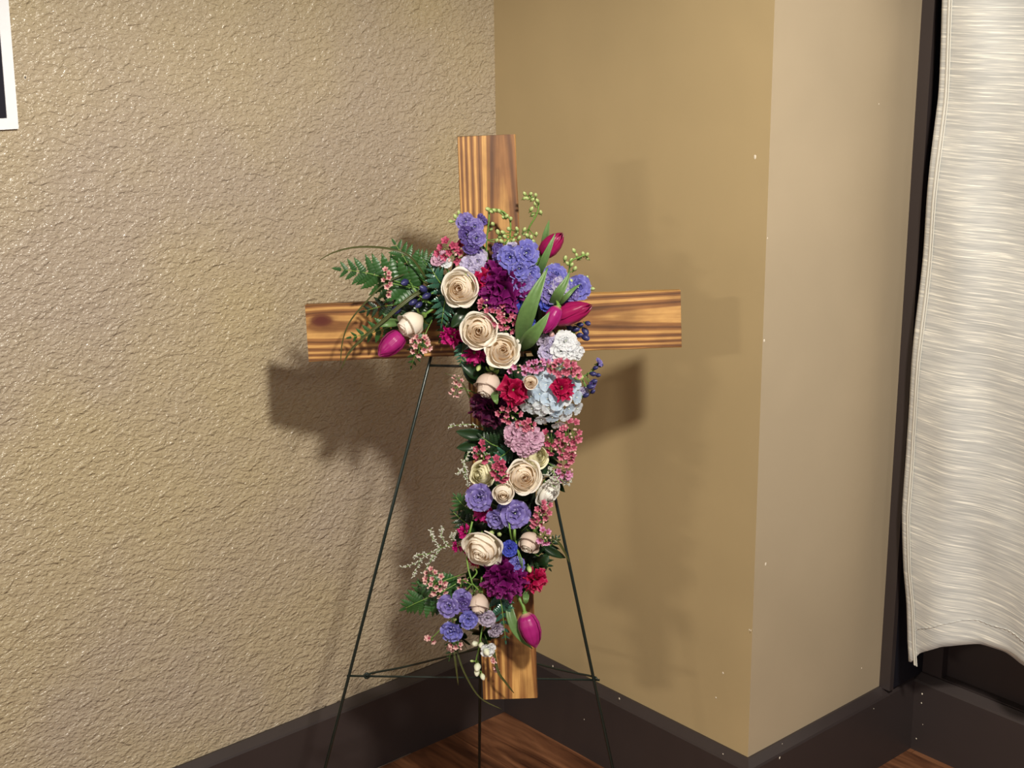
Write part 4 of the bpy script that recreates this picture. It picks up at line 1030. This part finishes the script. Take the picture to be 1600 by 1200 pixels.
ANCH=[(719,450,'topmost rose'),(749,516,'second rose'),(785,548,'third rose'),(644,505,'sideways left rose'),(764,600,'blush rose'),(838,713,'upper pale yellow rose'),(753,741,'lower pale yellow rose'),(818,745,'large middle rose'),(858,771,'white rose'),(753,859,'biggest rose'),(829,846,'closed blush rose'),(749,942,'lowest rose'),(789,449,'big upper purple carnation'),(703,528,'far left magenta carnation'),(802,612,'crimson carnation by the hydrangea'),(762,643,'plum carnation'),(862,640,'hydrangea'),(788,906,'lower purple carnation'),(839,907,'lower right crimson carnation'),(884,540,'white stock'),(815,690,'mauve pink stock'),(805,803,'middle violet delphinium'),(749,777,'left edge violet bloom'),(706,960,'lower left violet blooms'),(850,470,'tall tulip leaf'),(785,493,'dense pink waxflowers'),(662,452,'left navy buds')]
seen={}
for i,(x,y) in enumerate([(690,480),(705,505),(735,480),(765,470),(790,500),(765,535),(805,520),(730,540),(775,575),(805,575),(840,560),(770,620),(790,655),(840,660),(790,690),(765,720),(800,720),(850,720),(865,745),(760,760),(800,790),(830,780),(770,825),(800,830),(830,820),(745,835),(785,860),(820,870),(760,890),(735,905),(775,930),(805,915),(832,893),(740,950),(755,985),(725,960),(690,935),(720,995),(860,530),(755,410),(785,430),(700,440),(675,460),(665,490),(850,650),(870,670),(745,700)]):
    an=min(ANCH,key=lambda q:(q[0]-x)**2+(q[1]-y)**2); dx,dy=x-an[0],y-an[1]
    pos=('left of' if dx<0 else 'right of') if abs(dx)>abs(dy) else ('above' if dy<0 else 'below')
    w_=['tucked in just','set a little farther out'][seen.get((pos,an[2]),0)]; seen[(pos,an[2])]=1
    leaf_sprig(x,y,.012,i,'dark green leaf sprig %s %s the %s'%(w_,pos,an[2]),'leaf sprigs between the flowers',n=7,L=26)
GR='bear grass blades'
def grass(pts,w,label): return blade('grass_blade',[cp(*p) for p in pts],w*PX,M_blade,label,'grass blade',GR,prof=([0,.5,.85,1],[1,.9,.5,.05]),cupk=.8)
grass([(672,445,.04),(645,405,.06),(618,391,.065),(585,386,.06),(550,387,.055),(520,395,.05),(500,406,.05)],2.8,'thin grass blade arching out above the left fern')
grass([(690,440,.03),(645,462,.06),(600,500,.07),(565,530,.065),(545,552,.06),(533,577,.055)],5.5,'wider grass blade curving down across the left arm of the cross')
grass([(640,425,.04),(600,444,.06),(569,475,.065),(546,504,.06),(535,535,.055),(532,568,.05)],1.8,'hair thin grass blade curving down across the left arm of the cross')
grass([(712,995,.03),(716,1024,.04),(728,1056,.04),(750,1090,.03),(783,1108,.02)],2.2,'thin grass blade curving under the foot of the cross')
grass([(705,1000,.03),(711,1030,.04),(716,1071,.03)],2.8,'short grass blade hanging straight down at the lower left')
grass([(770,1010,.04),(778,1048,.045),(790,1066,.04),(803,1083,.03)],4,'dark pointed blade lying on the lower upright')
grass([(850,838,.04),(870,845,.05),(882,862,.045),(890,880,.035)],3.5,'grass blade bending over the right easel leg')
grass([(745,650,.03),(722,598,.035),(695,583,.035)],1.8,'fine stalk sticking out left under the crossbar')
# statice
statice('grey white statice strand at the left edge beside the pale yellow rose',[[(755,760,.03),(735,765,.05),(728,740,.055),(722,718,.055)],[(731,752,.05),(720,735,.055),(714,742,.055)],[(730,745,.05),(726,722,.055),(732,708,.055)],[(735,765,.05),(728,775,.05),(731,790,.045)]],1,.05)
statice('branching white statice sprig at the lower left, farthest out',[[(735,850,.03),(700,853,.05),(670,865,.055),(650,880,.055),(627,887,.05)],[(690,855,.05),(676,842,.055),(673,826,.055)],[(700,852,.05),(690,838,.055),(692,823,.05)],[(670,865,.055),(650,868,.055),(648,872,.05)],[(660,872,.05),(650,890,.05),(646,901,.05)],[(690,858,.05),(676,872,.055),(661,897,.05)],[(715,850,.04),(705,838,.05),(716,828,.05)],[(680,868,.05),(674,875,.05),(676,868,.055)]],2,.05)
statice('small grey white statice tip sticking out left under the plum carnation',[[(760,668,.03),(730,663,.045),(700,667,.045)]],3,.05)
statice('grey white statice over the white rose at the right edge',[[(840,745,.06),(855,742,.09),(866,752,.09)],[(855,742,.09),(860,730,.085),(873,755,.085)],[(850,750,.09),(866,760,.09),(872,764,.085)]],4,.09)
statice('statice tips at the right edge below the lilac waxflowers',[[(860,735,.04),(880,752,.05),(892,746,.045)],[(870,745,.045),(884,757,.045),(893,752,.045)]],5,.05)
statice('grey statice twigs above the pink waxflowers at the left edge',[[(765,710,.04),(748,705,.055),(738,700,.055)],[(750,706,.05),(740,712,.05)]],6,.05)
# loose green stems and sepals
def stemthing(paths,label,r=.0014):
    base=cp(*paths[0][0]); g=G()
    for p in paths: g.tube([q-base for q in spline([cp(*a) for a in p],5)],r,6)
    o=ob('flower_stalk',g.mesh('flower_stalk',M_stem)); o.location=base; tag(o,label,'stem','bare green stalks')
stemthing([[(804,845,.07),(804,835,.085),(804,822,.08)]],'straight pale green stem below the violet blue delphinium',.0022)
stemthing([[(800,848,.07),(797,830,.09),(795,812,.085)]],'thin curved green stem left of the straight pale stem')
stemthing([[(740,930,.06),(738,912,.09),(732,890,.085),(729,870,.07)],[(738,912,.09),(748,922,.085)],[(737,905,.09),(745,895,.08),(742,888,.07)],[(738,912,.09),(728,922,.08)],[(737,914,.09),(722,906,.07),(720,918,.06)]],'branching pale green stems under the biggest cream rose',.0013)
stemthing([[(820,900,.06),(812,875,.09),(806,845,.08)],[(812,905,.06),(816,880,.09),(810,860,.08)]],'thin wiry green stems crossing the royal blue florets',.0009)
stemthing([[(724,862,.06),(733,835,.075),(738,815,.07)]],'pale green stem between the magenta carnation and its lower blooms',.0016)
def budthing(x,y,r_,off,d,label,mat=None):
    me=bud_mesh('single',M_pale); o=ob('green_bud',me,None,frame(cp(x,y,off),dirv(*d),0,r_*PX)); tag(o,label,'flower bud','single green buds')
budthing(827,889,9,.08,(.2,-.5,.7),'plump green bud above the right crimson carnation')
budthing(768,833,9,.08,(-.2,.2,1),'round green bud above the biggest cream rose, at its right')
budthing(780,835,8,.07,(.3,.2,1),'smaller green bud beside the straight pale stem')
budthing(748,575,8,.06,(-.3,-.5,.6),'green bud above the blush rose, left one')
budthing(768,574,9,.06,(.3,-.4,.7),'green bud above the blush rose, right one')
budthing(733,437,9,.08,(0,.3,.9),'green bud right of the topmost rose')
